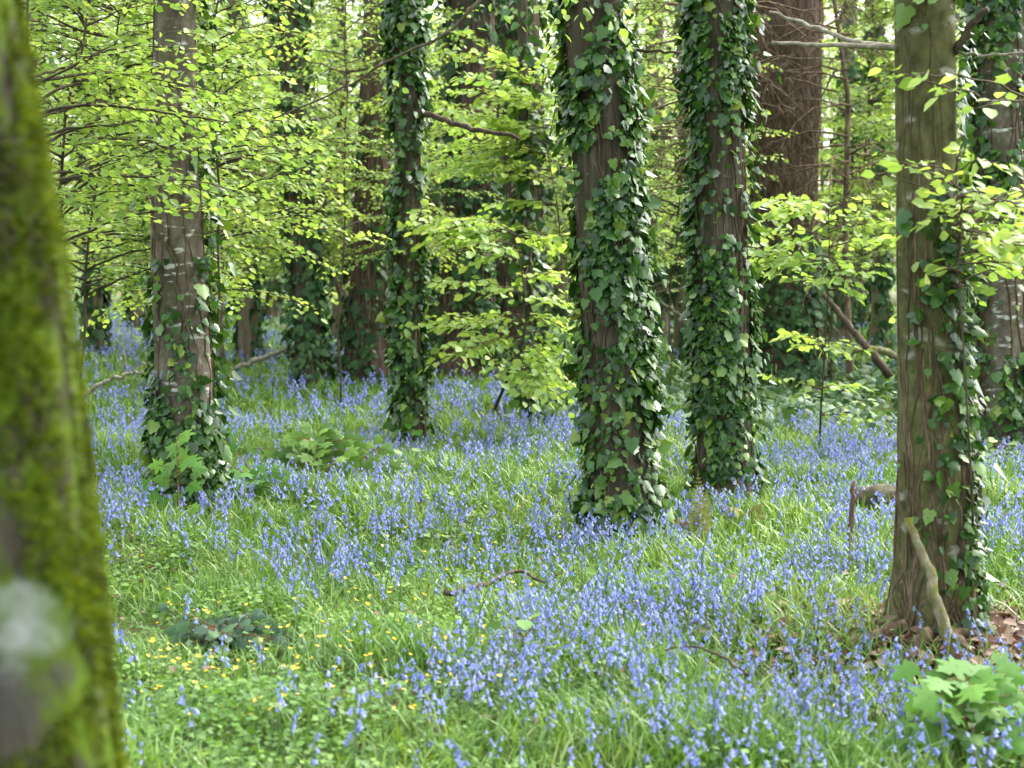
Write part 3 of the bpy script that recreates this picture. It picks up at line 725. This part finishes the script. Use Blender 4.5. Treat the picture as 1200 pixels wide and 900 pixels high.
def field(n, y0, y1, rng, margin=1.25):
    """points evenly spread over the ground the camera sees (and a little beside it)"""
    y = np.sqrt(rng.uniform(y0**2, y1**2, n)); x = rng.uniform(-1, 1, n)*y*.3*margin
    z = gz(x, y); u, v = proj(x, y, z)
    return x, y, z, u, v
def clear_of_trunks(x, y):
    k_ = np.ones(len(x), bool)
    for t in (t1, t4, t7, t8, t10, t0):
        k_ &= (x-t.cx[0])**2+(y-t.cy[0])**2 > (t.rs[0]*1.05)**2
    return k_

def litter(x, y):
    return np.clip(1.25*np.exp(-((x-1.78)/.42)**2-((y-6.65)/.45)**2)+1.2*np.exp(-((x-2.15)/.35)**2-((y-7.1)/.5)**2), 0, 1)

def blade_mesh(mb, rng, x, y, z, h, w_, curl, mi=0, seg=3):
    k = len(x); a = rng.uniform(0, 2*PI, k)
    dx, dy = np.cos(a), np.sin(a); sx, sy = -dy, dx
    V = []
    for q in range(seg+1):
        t_ = q/seg
        f = curl*h*t_**1.8; zz = h*(t_-.32*np.minimum(curl, 1.6)*t_**2.6)
        wq = w_*(1-.0*t_)*(.75+.5*t_*(1-t_)*2)*(1 if q < seg else .06)
        for sg in (-1, 1):
            V.append(np.stack([x+dx*f+sg*sx*wq/2, y+dy*f+sg*sy*wq/2, z-.01+zz], -1))
    V = np.stack(V, 1)
    nn = 2*(seg+1)
    off = (np.arange(k)*nn)[:, None]
    Fs = [off+np.array([2*q, 2*q+1, 2*q+3, 2*q+2])[None] for q in range(seg)]
    mb.add(V.reshape(-1, 3), [np.concatenate(Fs)], mi)

rng = np.random.default_rng(91)
mb = MB()
for y0, y1, dens, hs_, ws in [(3.2, 8, 3000, (.09, .25), (.0035, .009)), (8, 14, 1700, (.09, .25), (.005, .011)), (14, 24, 520, (.10, .26), (.010, .020)), (24, 52, 80, (.12, .28), (.03, .05))]:
    n_ = int(dens*.3*1.25*(y1**2-y0**2))
    x, y, z, u, v = field(n_, y0, y1, rng)
    cel = blobs(u, v, CELA); dk = blobs(u, v, DARK)
    tuft = snoise(np.stack([x, y], -1), 5.5, 21)
    keep = (rng.uniform(size=n_) < np.clip(.72+.32*tuft, .12, 1)*(1-.4*np.clip(cel, 0, 1))*(1-.9*np.clip(dk, 0, 1))*(1-.93*litter(x, y))) & clear_of_trunks(x, y)
    x, y, z, tuft, cel = x[keep], y[keep], z[keep], tuft[keep], cel[keep]; k = len(x)
    h = rng.uniform(*hs_, k)*(.85+.2*tuft)*(1-.45*np.clip(cel, 0, 1)); h = np.maximum(h, .06)
    blade_mesh(mb, rng, x, y, z, h, rng.uniform(*ws, k), rng.uniform(.15, 1.3, k)*.8)
kind(mb.build('grass', M['grass']), 'stuff')

# low leaves: celandine in the open patches, other herbs thinly everywhere
mb = MB()
for y0, y1, dens, sz, dk_only in [(3.2, 9, 4200, .0205, 0), (9, 16, 1000, .034, 0), (16, 50, 60, .10, 0)]:
    n_ = int(dens*.3*1.25*(y1**2-y0**2))
    x, y, z, u, v = field(n_, y0, y1, rng)
    keep = (rng.uniform(size=n_) < np.clip(.25+.9*blobs(u, v, CELA), 0, 1)*np.clip(.6+.5*snoise(np.stack([x, y], -1), 6.5, 44), .08, 1)*(1-.85*litter(x, y))) & clear_of_trunks(x, y)
    x, y, z = x[keep], y[keep], z[keep]; k = len(x)
    a = rng.uniform(0, 6.28, k)
    D = np.stack([np.cos(a), np.sin(a), rng.normal(.0, .3, k)], -1)
    Nn = np.array([0, 0, 1.0])+rng.normal(0, .38, (k, 3))
    P = np.stack([x, y, z+rng.uniform(.01, .10, k)*(1+.45*snoise(np.stack([x, y], -1), 4, 45))], -1)
    W, Fs = inst(HEART[0], HEART[1], frames(D, Nn)*(sz*rng.uniform(.6, 1.4, k))[:, None, None], P); mb.add(W, Fs)
kind(mb.build('low_leaves', M['herb']), 'stuff')

# ivy carpet under the great trunk
mb = MB()
n_ = 42000
x, y, z, u, v = field(n_, 13, 30, rng)
keep = (rng.uniform(size=n_) < np.clip(blobs(u, v, DARK)*1.1, 0, 1)*np.clip(.7+.5*snoise(np.stack([x, y], -1), 1.5, 5), .1, 1))
x, y, z = x[keep], y[keep], z[keep]; k = len(x)
D = rng.normal(0, 1, (k, 3))*[1, 1, .4]; Nn = np.array([0, -.25, 1.0])+rng.normal(0, .45, (k, 3))
W, Fs = inst(IVY[0], IVY[1], frames(D, Nn)*rng.uniform(.06, .13, k)[:, None, None], np.stack([x, y, z+rng.uniform(.02, .22, k)*(1+.4*snoise(np.stack([x, y], -1), 2, 9))], -1))
mb.add(W, Fs); kind(mb.build('ivy_ground_cover', M['ivy_far']), 'stuff')

# ------------------------------------------------------------------ bluebells
def bell_shape(n, rings):
    V = []; Fq = []
    for q, (yy, r_) in enumerate(rings):
        for j in range(n):
            rr = r_*(1.0 if q < len(rings)-1 or n < 6 else (1.25 if j % 2 else .75))
            V.append((rr*math.cos(2*PI*j/n), yy+(0 if q < len(rings)-1 or n < 6 else (-.12 if j % 2 else .0)), rr*math.sin(2*PI*j/n)))
    for q in range(len(rings)-1):
        for j in range(n): Fq.append((q*n+j, q*n+(j+1) % n, (q+1)*n+(j+1) % n, (q+1)*n+j))
    return np.array(V), [np.array(Fq)]
BELLS = [bell_shape(6, [(0, .10), (.18, .26), (.72, .27), (1.0, .50)]), bell_shape(4, [(0, .22), (.7, .33), (1.0, .55)]), bell_shape(3, [(0, .34), (1.0, .55)])]
def bluebell_parts(rng, lod, h=.30, nf=9, fl=.024):
    """stalk nodding to one side, bells hanging along its upper part; local coordinates"""
    n_ = 9 if lod == 0 else 5
    t_ = np.linspace(0, 1, n_); a = rng.uniform(0, 6.28)
    bend = rng.uniform(.10, .40)*h
    f = bend*t_**3.2
    S = np.stack([np.cos(a)*f, np.sin(a)*f, h*(t_-.06*t_**5)], -1)
    st = MB(); st.add(*tube(S, np.linspace(.0032, .0018, n_), 4 if lod == 0 else 3))
    q = np.clip(np.linspace(.56, 1.0, nf)+rng.normal(0, .03, nf), .5, 1)
    P = np.stack([np.interp(q, t_, S[:, k_]) for k_ in range(3)], -1)
    aa = a+rng.normal(0, 1.1, nf)
    out_ = np.stack([np.cos(aa), np.sin(aa), np.zeros(nf)], -1)
    P = P+out_*rng.uniform(.006, .014, nf)[:, None]
    D = out_*rng.uniform(.2, .8, nf)[:, None]+np.array([0, 0, -1.0])
    s_ = fl*rng.uniform(.8, 1.2, nf)*np.linspace(1.05, .75, nf)
    bl = MB(); W, Fs = inst(BELLS[lod][0], BELLS[lod][1], frames(D, rng.normal(size=(nf, 3)))*s_[:, None, None], P); bl.add(W, Fs)
    return st, bl
def gather(y0, y1, dens, seed):
    rng = np.random.default_rng(seed)
    n_ = int(dens*.3*1.25*(y1**2-y0**2))
    x, y, z, u, v = field(n_, y0, y1, rng)
    cl = snoise(np.stack([x, y], -1), 3.8, 31)
    keep = (rng.uniform(size=n_) < np.clip((.11*(1-np.clip(blobs(u, v, CELA), 0, .85))+.95*blobs(u, v, BELL))*np.clip(.66+.45*cl, .05, 1.3)*(1-.9*blobs(u, v, DARK))*(1-.85*litter(x, y)), 0, 1)) & clear_of_trunks(x, y)
    return x[keep], y[keep], z[keep], u[keep], v[keep], rng
NLOD = 14
near = gather(3.4, 9.0, 275, 501); mid_ = gather(9.0, 16, 160, 502); far_ = gather(16, 50, 44, 503)
prA = [bluebell_parts(np.random.default_rng(600+q), 0, .26, 4+q % 7, .0170) for q in range(NLOD)]
x, y, z, u, v, rng = near
vis = np.nonzero((u > 150-60*(v < 0)) & (u < 1195) & (v < 905) & (v > 600))[0]
vis = vis[np.argsort(y[vis])][:300]
chosen = np.zeros(len(x), bool); chosen[vis] = True
meshes = [(a.mesh('flower_stem', M['bellstem']), b_.mesh('blossom', M['bell'])) for a, b_ in prA]
for q in vis:
    root = thing('bluebell', 'bluebell with nodding violet blue bells, one of many standing in the front of the glade', 'flower', (x[q], y[q], z[q]), 'bluebells in the front of the glade')
    a, b_ = meshes[rng.integers(NLOD)]; r_ = rng.uniform(0, 6.28); s_ = rng.uniform(.6, 1.1)
    root.rotation_euler = (rng.normal(0, .1), rng.normal(0, .1), r_); root.scale = (s_,)*3
    for nm, me in (('flower_stem', a), ('blossom', b_)):
        o = bpy.data.objects.new(nm, me); C.objects.link(o); o.parent = root
def place_many(parts, x, y, z, rng, mb, smin, smax):
    pick = rng.integers(len(parts), size=len(x)); r_ = rng.uniform(0, 6.28, len(x)); s_ = rng.uniform(smin, smax, len(x))
    tx, ty = rng.normal(0, .12, len(x)), rng.normal(0, .12, len(x))
    for q, (st, bl) in enumerate(parts):
        w_ = np.nonzero(pick == q)[0]
        if not len(w_): continue
        c_, s2 = np.cos(r_[w_]), np.sin(r_[w_]); o_ = np.ones(len(w_)); zr = 0*o_
        Mx = np.stack([np.stack([c_, -s2, tx[w_]], -1), np.stack([s2, c_, ty[w_]], -1), np.stack([zr, zr, o_], -1)], 1)*s_[w_][:, None, None]
        T_ = np.stack([x[w_], y[w_], z[w_]], -1)
        for part, mi in ((st, 0), (bl, 1)):
            V_ = part.verts(); W, Fs = inst(V_, part.f, Mx, T_); mb.add(W, Fs, mi)
mb = MB()
place_many(prA, x[~chosen], y[~chosen], z[~chosen], rng, mb, .6, 1.1)
prB = [bluebell_parts(np.random.default_rng(700+q), 1, .25, 6, .0205) for q in range(10)]
prC = [bluebell_parts(np.random.default_rng(800+q), 2, .26, 5, .026) for q in range(8)]
place_many(prB, *mid_[:3], mid_[5], mb, .62, 1.12)
place_many(prC, *far_[:3], far_[5], mb, .75, 1.2)
kind(mb.build('bluebells', [M['bellstem'], M['bell']]), 'stuff')

# ------------------------------------------------------------------ celandines
PET = (np.array([(0, 0, 0), (-.16, .45, .05), (-.13, .85, .16), (0, 1, .2), (.13, .85, .16), (.16, .45, .05)]), [np.array([(0, 3, 2, 1), (0, 5, 4, 3)])])
def celandine(seed):
    rng = np.random.default_rng(seed); mb = MB(); h = rng.uniform(.12, .18)
    mb.add(*tube([(0, 0, 0), (.006, 0, h*.5), (.01, .004, h)], [.0015]*3, 3), 0)
    a = np.arange(8)*PI/4+rng.normal(0, .05, 8)
    tl = rng.normal(0, .25, 2)
    D = np.stack([np.cos(a), np.sin(a), .2+tl[0]*np.cos(a)+tl[1]*np.sin(a)], -1)
    W, Fs = inst(PET[0], PET[1], frames(D, np.tile([0, 0, 1.0], (8, 1)))*.0098, np.tile([.01, .004, h], (8, 1))); mb.add(W, Fs, 1)
    return mb.mesh('celandine_flower', [M['bellstem'], M['yellow']])
cm = [celandine(900+q) for q in range(5)]
rng = np.random.default_rng(95)
x, y, z, u, v = field(9000, 4.6, 11, rng, 1.0)
keep = np.nonzero((rng.uniform(size=9000) < blobs(u, v, [(300, 820, 170, 70, 1), (480, 830, 110, 70, .8), (540, 660, 110, 40, .5), (480, 740, 110, 40, .5), (900, 850, 200, 60, .06), (700, 780, 150, 80, .08)])) & (u > 150) & (u < 1190) & (v < 890))[0][:260]
for q in keep:
    o = bpy.data.objects.new('celandine_flower', cm[rng.integers(5)]); C.objects.link(o)
    o.location = (x[q], y[q], z[q]); o.rotation_euler = (rng.normal(0, .15), rng.normal(0, .15), rng.uniform(0, 6.28)); s_ = rng.uniform(.8, 1.25); o.scale = (s_,)*3
    tag(o, 'small yellow star of a celandine, one of many scattered in the low green leaves', 'flower', 'celandines in the open green patch')

# ------------------------------------------------------------------ broad-leaved seedlings
def leafy_plant(name, label, foot, d, leaves, seed, shape=SYC, size=.12, mat='sycamore', stem='redstem', stem_r=.004, tops=None, face=.35, cat='plant'):
    """LEAVES: photo pixels (u, v) where each leaf hangs; a stalk runs to each from the stem"""
    rng = np.random.default_rng(seed)
    x = at(foot[0], foot[1], d)[0]; base = np.array([x, d, float(gz(x, d))])
    root = thing(name, label, cat, base)
    pts = [at(u, v, d+rng.normal(0, .08)) for u, v in leaves]
    top = at(*(tops or (foot[0], min(v for _, v in leaves)+6)), d)
    ms = MB(); ml = MB()
    A = np.array([base+[0, 0, -.03], base*.5+top*.5+rng.normal(0, .01, 3), top])
    tt = np.linspace(0, 2, 9); Q = np.stack([np.interp(tt, [0, 1, 2], A[:, k_]) for k_ in range(3)], -1)
    ms.add(*tube(Q, np.linspace(stem_r*1.2, stem_r*.6, 9), 5))
    for p in pts:
        j_ = int(np.clip(np.argmin(np.abs(Q[:, 2]-(p[2]-.03))), 1, 8)); s0 = Q[j_]
        ms.add(*tube([s0, (s0+p)/2+[0, 0, .015], p], [stem_r*.45, stem_r*.35, stem_r*.3], 4))
        D = unit(p-s0)*[1, 1, .3]+np.array([rng.normal(0, .25), rng.normal(-.25, .2), rng.uniform(-.65, -.15)])
        Nn = unit(np.array([rng.normal(0, .3), -face+rng.normal(0, .25), 1.0]))
        sz = size*rng.uniform(.65, 1.15)
        W, Fs = inst(shape[0], shape[1], frames(D[None], Nn[None])*sz, (p-unit(D)*sz*.3)[None]); ml.add(W, Fs)
    ms.build('stem', M[stem], root, base); ml.build('leaves', M[mat], root, base)
    return root
rng = np.random.default_rng(1)
def scat(cu, cv, su, sv, n_, seed):
    r = np.random.default_rng(seed); return [(cu+r.normal(0, su), cv+r.normal(0, sv)) for _ in range(n_)]
leafy_plant('sycamore_seedling', 'sycamore seedling with five lobed pale leaves at the foot of the trunk with pale patches', (207, 598), 9.5,
            [(206, 523), (214, 535), (200, 545), (222, 540), (192, 560), (210, 556), (226, 570), (172, 568), (206, 585), (199, 590), (185, 545), (232, 548), (180, 582), (216, 510), (228, 595)], 1, size=.115, face=1.4)
leafy_plant('sycamore_seedling', 'big leaved sycamore seedling with broad soft green leaves among the front bluebells', (1132, 905), 5.2,
            [(1120, 780), (1150, 795), (1175, 800), (1100, 800), (1085, 825), (1120, 820), (1150, 830), (1185, 815), (1065, 845), (1100, 850), (1135, 850), (1165, 850), (1190, 850), (1055, 865), (1110, 875), (1150, 885), (1180, 790), (1130, 800), (1080, 870), (1140, 815), (1095, 835), (1170, 830), (1110, 790), (1140, 785), (1195, 830), (1160, 870), (1070, 855), (1120, 835), (1185, 870)]+scat(1130, 825, 40, 26, 34, 21), 2, size=.105, face=.8, stem='redstem', tops=(1135, 800))
leafy_plant('sycamore_seedling', 'bushy dark green sycamore seedling in the bluebells beside the trunk with pale patches', (372, 580), 11.6,
            scat(378, 535, 34, 17, 110, 5)+scat(350, 560, 24, 10, 30, 6), 3, size=.10, mat='herb', face=1.6, tops=(374, 520))
leafy_plant('sycamore_seedling', 'low spreading sycamore seedling with fresh green leaves between trunk and bushy seedling', (298, 590), 10.6,
            scat(300, 563, 26, 12, 20, 7)+[(335, 565), (345, 570), (322, 553), (268, 520), (262, 515)], 4, size=.12, face=1.3, tops=(296, 555))
leafy_plant('leafy_shoot', 'small bright shoot of paired leaves before the slender ivy wrapped trunk', (478, 525), 14.0, [(466, 506), (490, 506), (478, 498), (470, 512), (488, 513), (478, 505)], 5, shape=OVAL, size=.13, cat='plant')
leafy_plant('leafy_shoot', 'tall shoot with a reddish stem and grey green leaves rising from the grass', (588, 845), 6.2, [(585, 742), (600, 738), (615, 730), (625, 722), (590, 758), (600, 775), (603, 785), (640, 775), (580, 735), (612, 745), (620, 760)], 6, shape=OVAL, size=.085, mat='herb', tops=(624, 735))
leafy_plant('dock_plant', 'dock with two broad pale arching leaves in the bluebells', (700, 815), 6.3, [(683, 790), (712, 786), (700, 800)], 7, shape=OVAL, size=.17, mat='sycamore', tops=(698, 800), face=.6)
leafy_plant('dock_plant', 'dock with broad bright leaves in the green open patch', (408, 775), 6.9, [(380, 745), (398, 748), (420, 758), (430, 765), (410, 752)], 8, shape=OVAL, size=.16, tops=(405, 757), face=.6)
leafy_plant('dark_ivy_clump', 'dark clump of ivy lying in the green open patch', (272, 770), 6.6, scat(262, 740, 26, 10, 110, 9)+scat(290, 757, 30, 11, 90, 10), 9, shape=IVY, size=.06, face=1.3, mat='ivy_dark', tops=(270, 745), cat='ivy')
leafy_plant('herb_clump', 'low clump of feathery herb leaves beside the bushy seedling', (430, 565), 12.0, scat(425, 545, 30, 10, 60, 11), 10, shape=OVAL, size=.07, mat='herb', cat='plant')
leafy_plant('herb_clump', 'leafy herb clump at the foot of the pale barred trunk', (1178, 560), 12.5, scat(1172, 535, 20, 10, 50, 12), 11, shape=HEART, size=.07, mat='herb', cat='plant')
leafy_plant('herb_clump', 'leafy green herb clump by the lying dark stick', (650, 725), 7.6, scat(650, 700, 22, 10, 40, 13), 12, shape=OVAL, size=.06, mat='herb', cat='plant')

# ferns
def fern(label, foot, d, fronds, seed, mat='fern', name='fern'):
    rng = np.random.default_rng(seed)
    x = at(foot[0], foot[1], d)[0]; base = np.array([x, d, float(gz(x, d))]); root = thing(name, label, 'fern', base)
    for (u, v) in fronds:
        e = at(u, v, d+rng.normal(0, .1)); n_ = 22; t_ = np.linspace(0, 1, n_)
        A = base+(e-base)*t_[:, None]; A[:, 2] += .25*np.linalg.norm((e-base)[:2])*4*t_*(1-t_)
        mb = MB(); mb.add(*tube(A, np.linspace(.003, .001, n_), 4))
        tg = unit(np.gradient(A, axis=0)); sd_ = unit(np.cross(tg, np.array([0, -.6, .8])))
        Ln = .048*np.sin(PI*np.clip(t_*.9+.08, 0, 1))
        for sg in (-1, 1):
            D = sd_*sg+tg*.35+np.array([0, 0, -.15]); P = A
            W, Fs = inst(BEECH[0]*[.4, 1, 1], BEECH[1], frames(D, np.cross(D, tg)*sg)*Ln[:, None, None], P); mb.add(W, Fs)
        mb.build('frond', M[mat], root, base)
fern('upright yellow green fern beside the straight ivy trunk', (822, 655), 9.0, [(818, 552), (828, 575), (810, 590)], 1)
fern('drooping olive fern by the foot of the straight ivy trunk', (872, 640), 9.6, [(845, 595), (895, 592), (905, 610), (860, 600)], 2)
fern('withered brown fern beside the stout ivy trunk', (800, 640), 9.4, [(788, 608), (797, 612), (806, 618)], 3, 'deadfern')

# ------------------------------------------------------------------ fallen wood
def stick(name, label, pts, r0, r1, mat, seed, cat='branch', n=8, wob=.01, side=None, group=None):
    rng = np.random.default_rng(seed); P = np.array(pts, float); m_ = 6*(len(P)-1)+1
    tt = np.linspace(0, len(P)-1, m_); Q = np.stack([np.interp(tt, np.arange(len(P)), P[:, k_]) for k_ in range(3)], -1)
    for _ in range(2): Q[1:-1] = (Q[:-2]+2*Q[1:-1]+Q[2:])/4
    Q += rng.normal(0, wob, (m_, 3)); base = P[0]
    mb = MB(); mb.add(*tube(Q, np.linspace(r0, r1, m_), n, .1, seed))
    root = thing(name, label, cat, base, group); mb.build('wood', M[mat], root, base)
    for sp_ in (side or []):
        mb = MB(); S_ = np.array(sp_, float); mb.add(*tube(S_, np.linspace(r1*.9, r1*.3, len(S_)), 5, .1, seed)); mb.build('twig', M[mat], root, base)
    return root
def up(p, h): return np.asarray(p)+[0, 0, h]
stick('mossy_branch', 'mossy pale branch propped against the smooth olive trunk', [up(gp(1122, 790), .02), at(1101, 715, 6.36), at(1085, 660, 6.46), at(1063, 608, 6.56)], .026, .017, 'mosswood', 1, wob=.004, side=[[at(1103, 722, 6.36), at(1118, 748, 6.32), at(1142, 766, 6.3)]])
stick('dead_stick', 'dead upright stick standing in the bluebells before the old log', [up(gp(998, 682), -.03), at(996, 640, 8.45), at(998, 600, 8.5), at(1001, 566, 8.5)], .019, .010, 'dead', 2, 'stick', wob=.004)
stick('dead_stick', 'forked dead stick upright against the smooth olive trunk', [up(at(1143, 760, 6.85)*[1,1,0]+[0,0,0], -.03), at(1143, 640, 6.8), at(1147, 590, 6.8), at(1148, 546, 6.8)], .020, .010, 'dead', 3, 'stick', wob=.004, side=[[at(1143, 625, 6.8), at(1151, 600, 6.76), at(1158, 573, 6.75)]])
stick('lying_stick', 'dark crooked stick lying in the grass among yellow celandines', [up(gp(522, 732), .13), up(gp(555, 728), .15), up(gp(585, 722), .17), up(gp(603, 714), .185), up(gp(640, 722), .15)], .012, .007, 'twig', 4, 'stick', wob=.006)
stick('lying_stick', 'thin curved twig lying over the front bluebells', [up(gp(780, 828), .20), up(gp(815, 832), .23), up(gp(850, 845), .22), up(gp(880, 855), .18)], .003, .006, 'twig', 5, 'stick', wob=.004)
stick('fallen_bough', 'dark dead bough propped at a slant beyond the wispy sapling', [at(1042, 440, 19), at(1020, 412, 19), at(995, 382, 19.2), at(965, 345, 19.5)], .05, .03, 'twig', 6, 'bough', wob=.006)
stick('fallen_bough', 'arched mossy bough lying behind the slanting dead one', [at(1062, 425, 20), at(1035, 410, 20), at(1010, 408, 20), at(988, 418, 20)], .05, .035, 'mosswood', 7, 'bough', wob=.006)
stick('fallen_bough', 'long thin fallen bough by the slim ivy clad trunk', [at(275, 432, 20), at(300, 423, 20), at(335, 410, 20), at(372, 398, 20.5)], .03, .025, 'palewood', 8, 'bough', wob=.015)
stick('fallen_bough', 'bent pale bough lying beside the mossy trunk', [at(95, 464, 15), at(130, 445, 15), at(150, 438, 15), at(168, 436, 15)], .022, .012, 'palewood', 9, 'bough', wob=.01, side=[[at(146, 439, 15), at(147, 420, 15), at(143, 400, 15)]])
stick('fallen_bough', 'dead bough lying in the ivy behind the stout ivy trunk', [at(745, 330, 24), at(770, 350, 24), at(800, 375, 24), at(815, 390, 24)], .03, .02, 'palewood', 10, 'bough', wob=.03)
stick('fallen_bough', 'short broken bough in the ivy near the young beech', [at(640, 452, 17), at(668, 440, 17), at(690, 432, 17)], .04, .03, 'dead', 11, 'bough', wob=.02)
# old log behind the olive trunk
p0, p1 = gp(1000, 604), gp(1075, 612)
stick('old_log', 'short mossy log half hidden behind the smooth olive trunk', [up(p0, .07), up(p0*.5+p1*.5, .09), up(p1, .09)], .10, .12, 'bark_brown', 12, 'log', 14, wob=.006)
# roots at the foot of the olive trunk
for q, (a, b_) in enumerate([((1075, 748), (1000, 748)), ((1100, 765), (1190, 770)), ((1060, 760), (985, 775)), ((1110, 770), (1150, 800)), ((1085, 770), (1060, 800))]):
    P0, P1 = gp(*a), gp(*b_)
    limb(T10, b10, 'root', [up(P0, .09), up(P0*.5+P1*.5, .075), up(P1, .03)], .030, .010, 'vine', seed=50+q, wob=.008)
# brush of dead twigs between the big trunks (bare conifer)
def bare_tree(label, u, d, H, seed, nb, Lr, zr, r0=.04):
    rng = np.random.default_rng(seed); x = (u-600)/F*d; base = np.array([x, d, float(gz(x, d))])
    root = thing('bare_tree', label, 'tree', base)
    t = Trunk(base[2]+np.array([0, .25, .5, .75, 1])*H, x+rng.normal(0, .14, 5), [d]*5, np.linspace(r0, r0*.3, 5), seed, flare=.3); mb = MB(); t.mesh(mb, 12, .25); mb.build('trunk', M['dead'], root, base)
    mb = MB(); zz_ = np.linspace(zr[0], base[2]+H, 9); mb.add(*tube(np.stack([t.c(zz_)[0], t.c(zz_)[1], zz_], -1), .008, 5))
    for q in range(nb):
        z = rng.uniform(*zr); a = rng.uniform(0, 6.28); Lb = rng.uniform(*Lr)
        p = np.array([t.c(z)[0], d, z]); n_ = 7; tt = np.linspace(0, 1, n_)
        A = p+np.stack([np.cos(a)*Lb*tt, np.sin(a)*Lb*tt, Lb*(rng.normal(.3, .3)*tt-rng.uniform(.2, .9)*tt**2)], -1)+np.cumsum(rng.normal(0, .045, (n_, 3)), 0)
        mb.add(*tube(A, np.linspace(.014, .003, n_), 4))
        for k_ in range(7):
            i_ = rng.integers(1, n_-1); dv = unit(rng.normal(0, 1, 3)*[1, 1, .5]+(A[i_+1]-A[i_])*4+[0, 0, -.35])*rng.uniform(.15, .5)
            mb.add(*tube([A[i_], A[i_]+dv*.5, A[i_]+dv+[0, 0, -.05]], [.005, .004, .002], 3))
    mb.build('branches', M['vine'], root, base)
bare_tree('bare twiggy conifer with drooping dead branches behind the straight ivy trunk', 828, 17, 7, 1, 60, (.5, 1.3), (2.2, 5))
bare_tree('bare tangled tree with mossy dead branches beyond the smooth olive trunk', 996, 20.5, 7, 2, 46, (.6, 1.5), (1.8, 5.5), .045)
bare_tree('bare thin tree with fine dead twigs behind the slim ivy clad trunk', 405, 23, 8, 3, 44, (.8, 1.9), (1.5, 6), .04)

# dry leaves and chips round the olive trunk
rng = np.random.default_rng(97)
x, y = rng.normal(1.88, .48, 4200), rng.normal(6.75, .42, 4200)
fx, fy = field(1100, 5, 15, rng)[:2]; x, y = np.concatenate([x, fx]), np.concatenate([y, fy]); k = len(x)
D = rng.normal(0, 1, (k, 3))*[1, 1, .3]; Nn = np.array([0, -.2, 1.0])+rng.normal(0, .4, (k, 3))
W, Fs = inst(BEECH[0]*[1, 1, 2.2], BEECH[1], frames(D, Nn)*(rng.uniform(.03, .075, k)*np.where(np.arange(k) >= 4200, .6, 1))[:, None, None], np.stack([x, y, gz(x, y)+rng.uniform(.01, .07, k)+(np.arange(k) >= 4200)*.03], -1))
mb = MB(); mb.add(W, Fs); kind(mb.build('leaf_litter', M['litter']), 'stuff')

# ------------------------------------------------------------------ camera and render settings
cd = bpy.data.cameras.new('camera'); co = bpy.data.objects.new('camera', cd); C.objects.link(co)
co.location = CAM; co.rotation_euler = (PI/2-PITCH, 0, 0)
cd.sensor_width = 36; cd.lens = 36*F/1200; cd.clip_start = .05; cd.clip_end = 600
cd.dof.use_dof = True; cd.dof.focus_distance = 9.3; cd.dof.aperture_fstop = 3.6
SC.camera = co
SC.render.engine = 'CYCLES'
cy = SC.cycles
cy.max_bounces = 8; cy.diffuse_bounces = 4; cy.glossy_bounces = 2; cy.transmission_bounces = 6; cy.transparent_max_bounces = 4
cy.caustics_reflective = False; cy.caustics_refractive = False; cy.sample_clamp_indirect = 6
cy.use_denoising = True
try: cy.denoiser = 'OPENIMAGEDENOISE'; cy.denoising_prefilter = 'ACCURATE'
except Exception: pass
SC.view_settings.view_transform = 'Standard'; SC.view_settings.look = 'None'
SC.view_settings.exposure = 2.55; SC.view_settings.gamma = 1.0
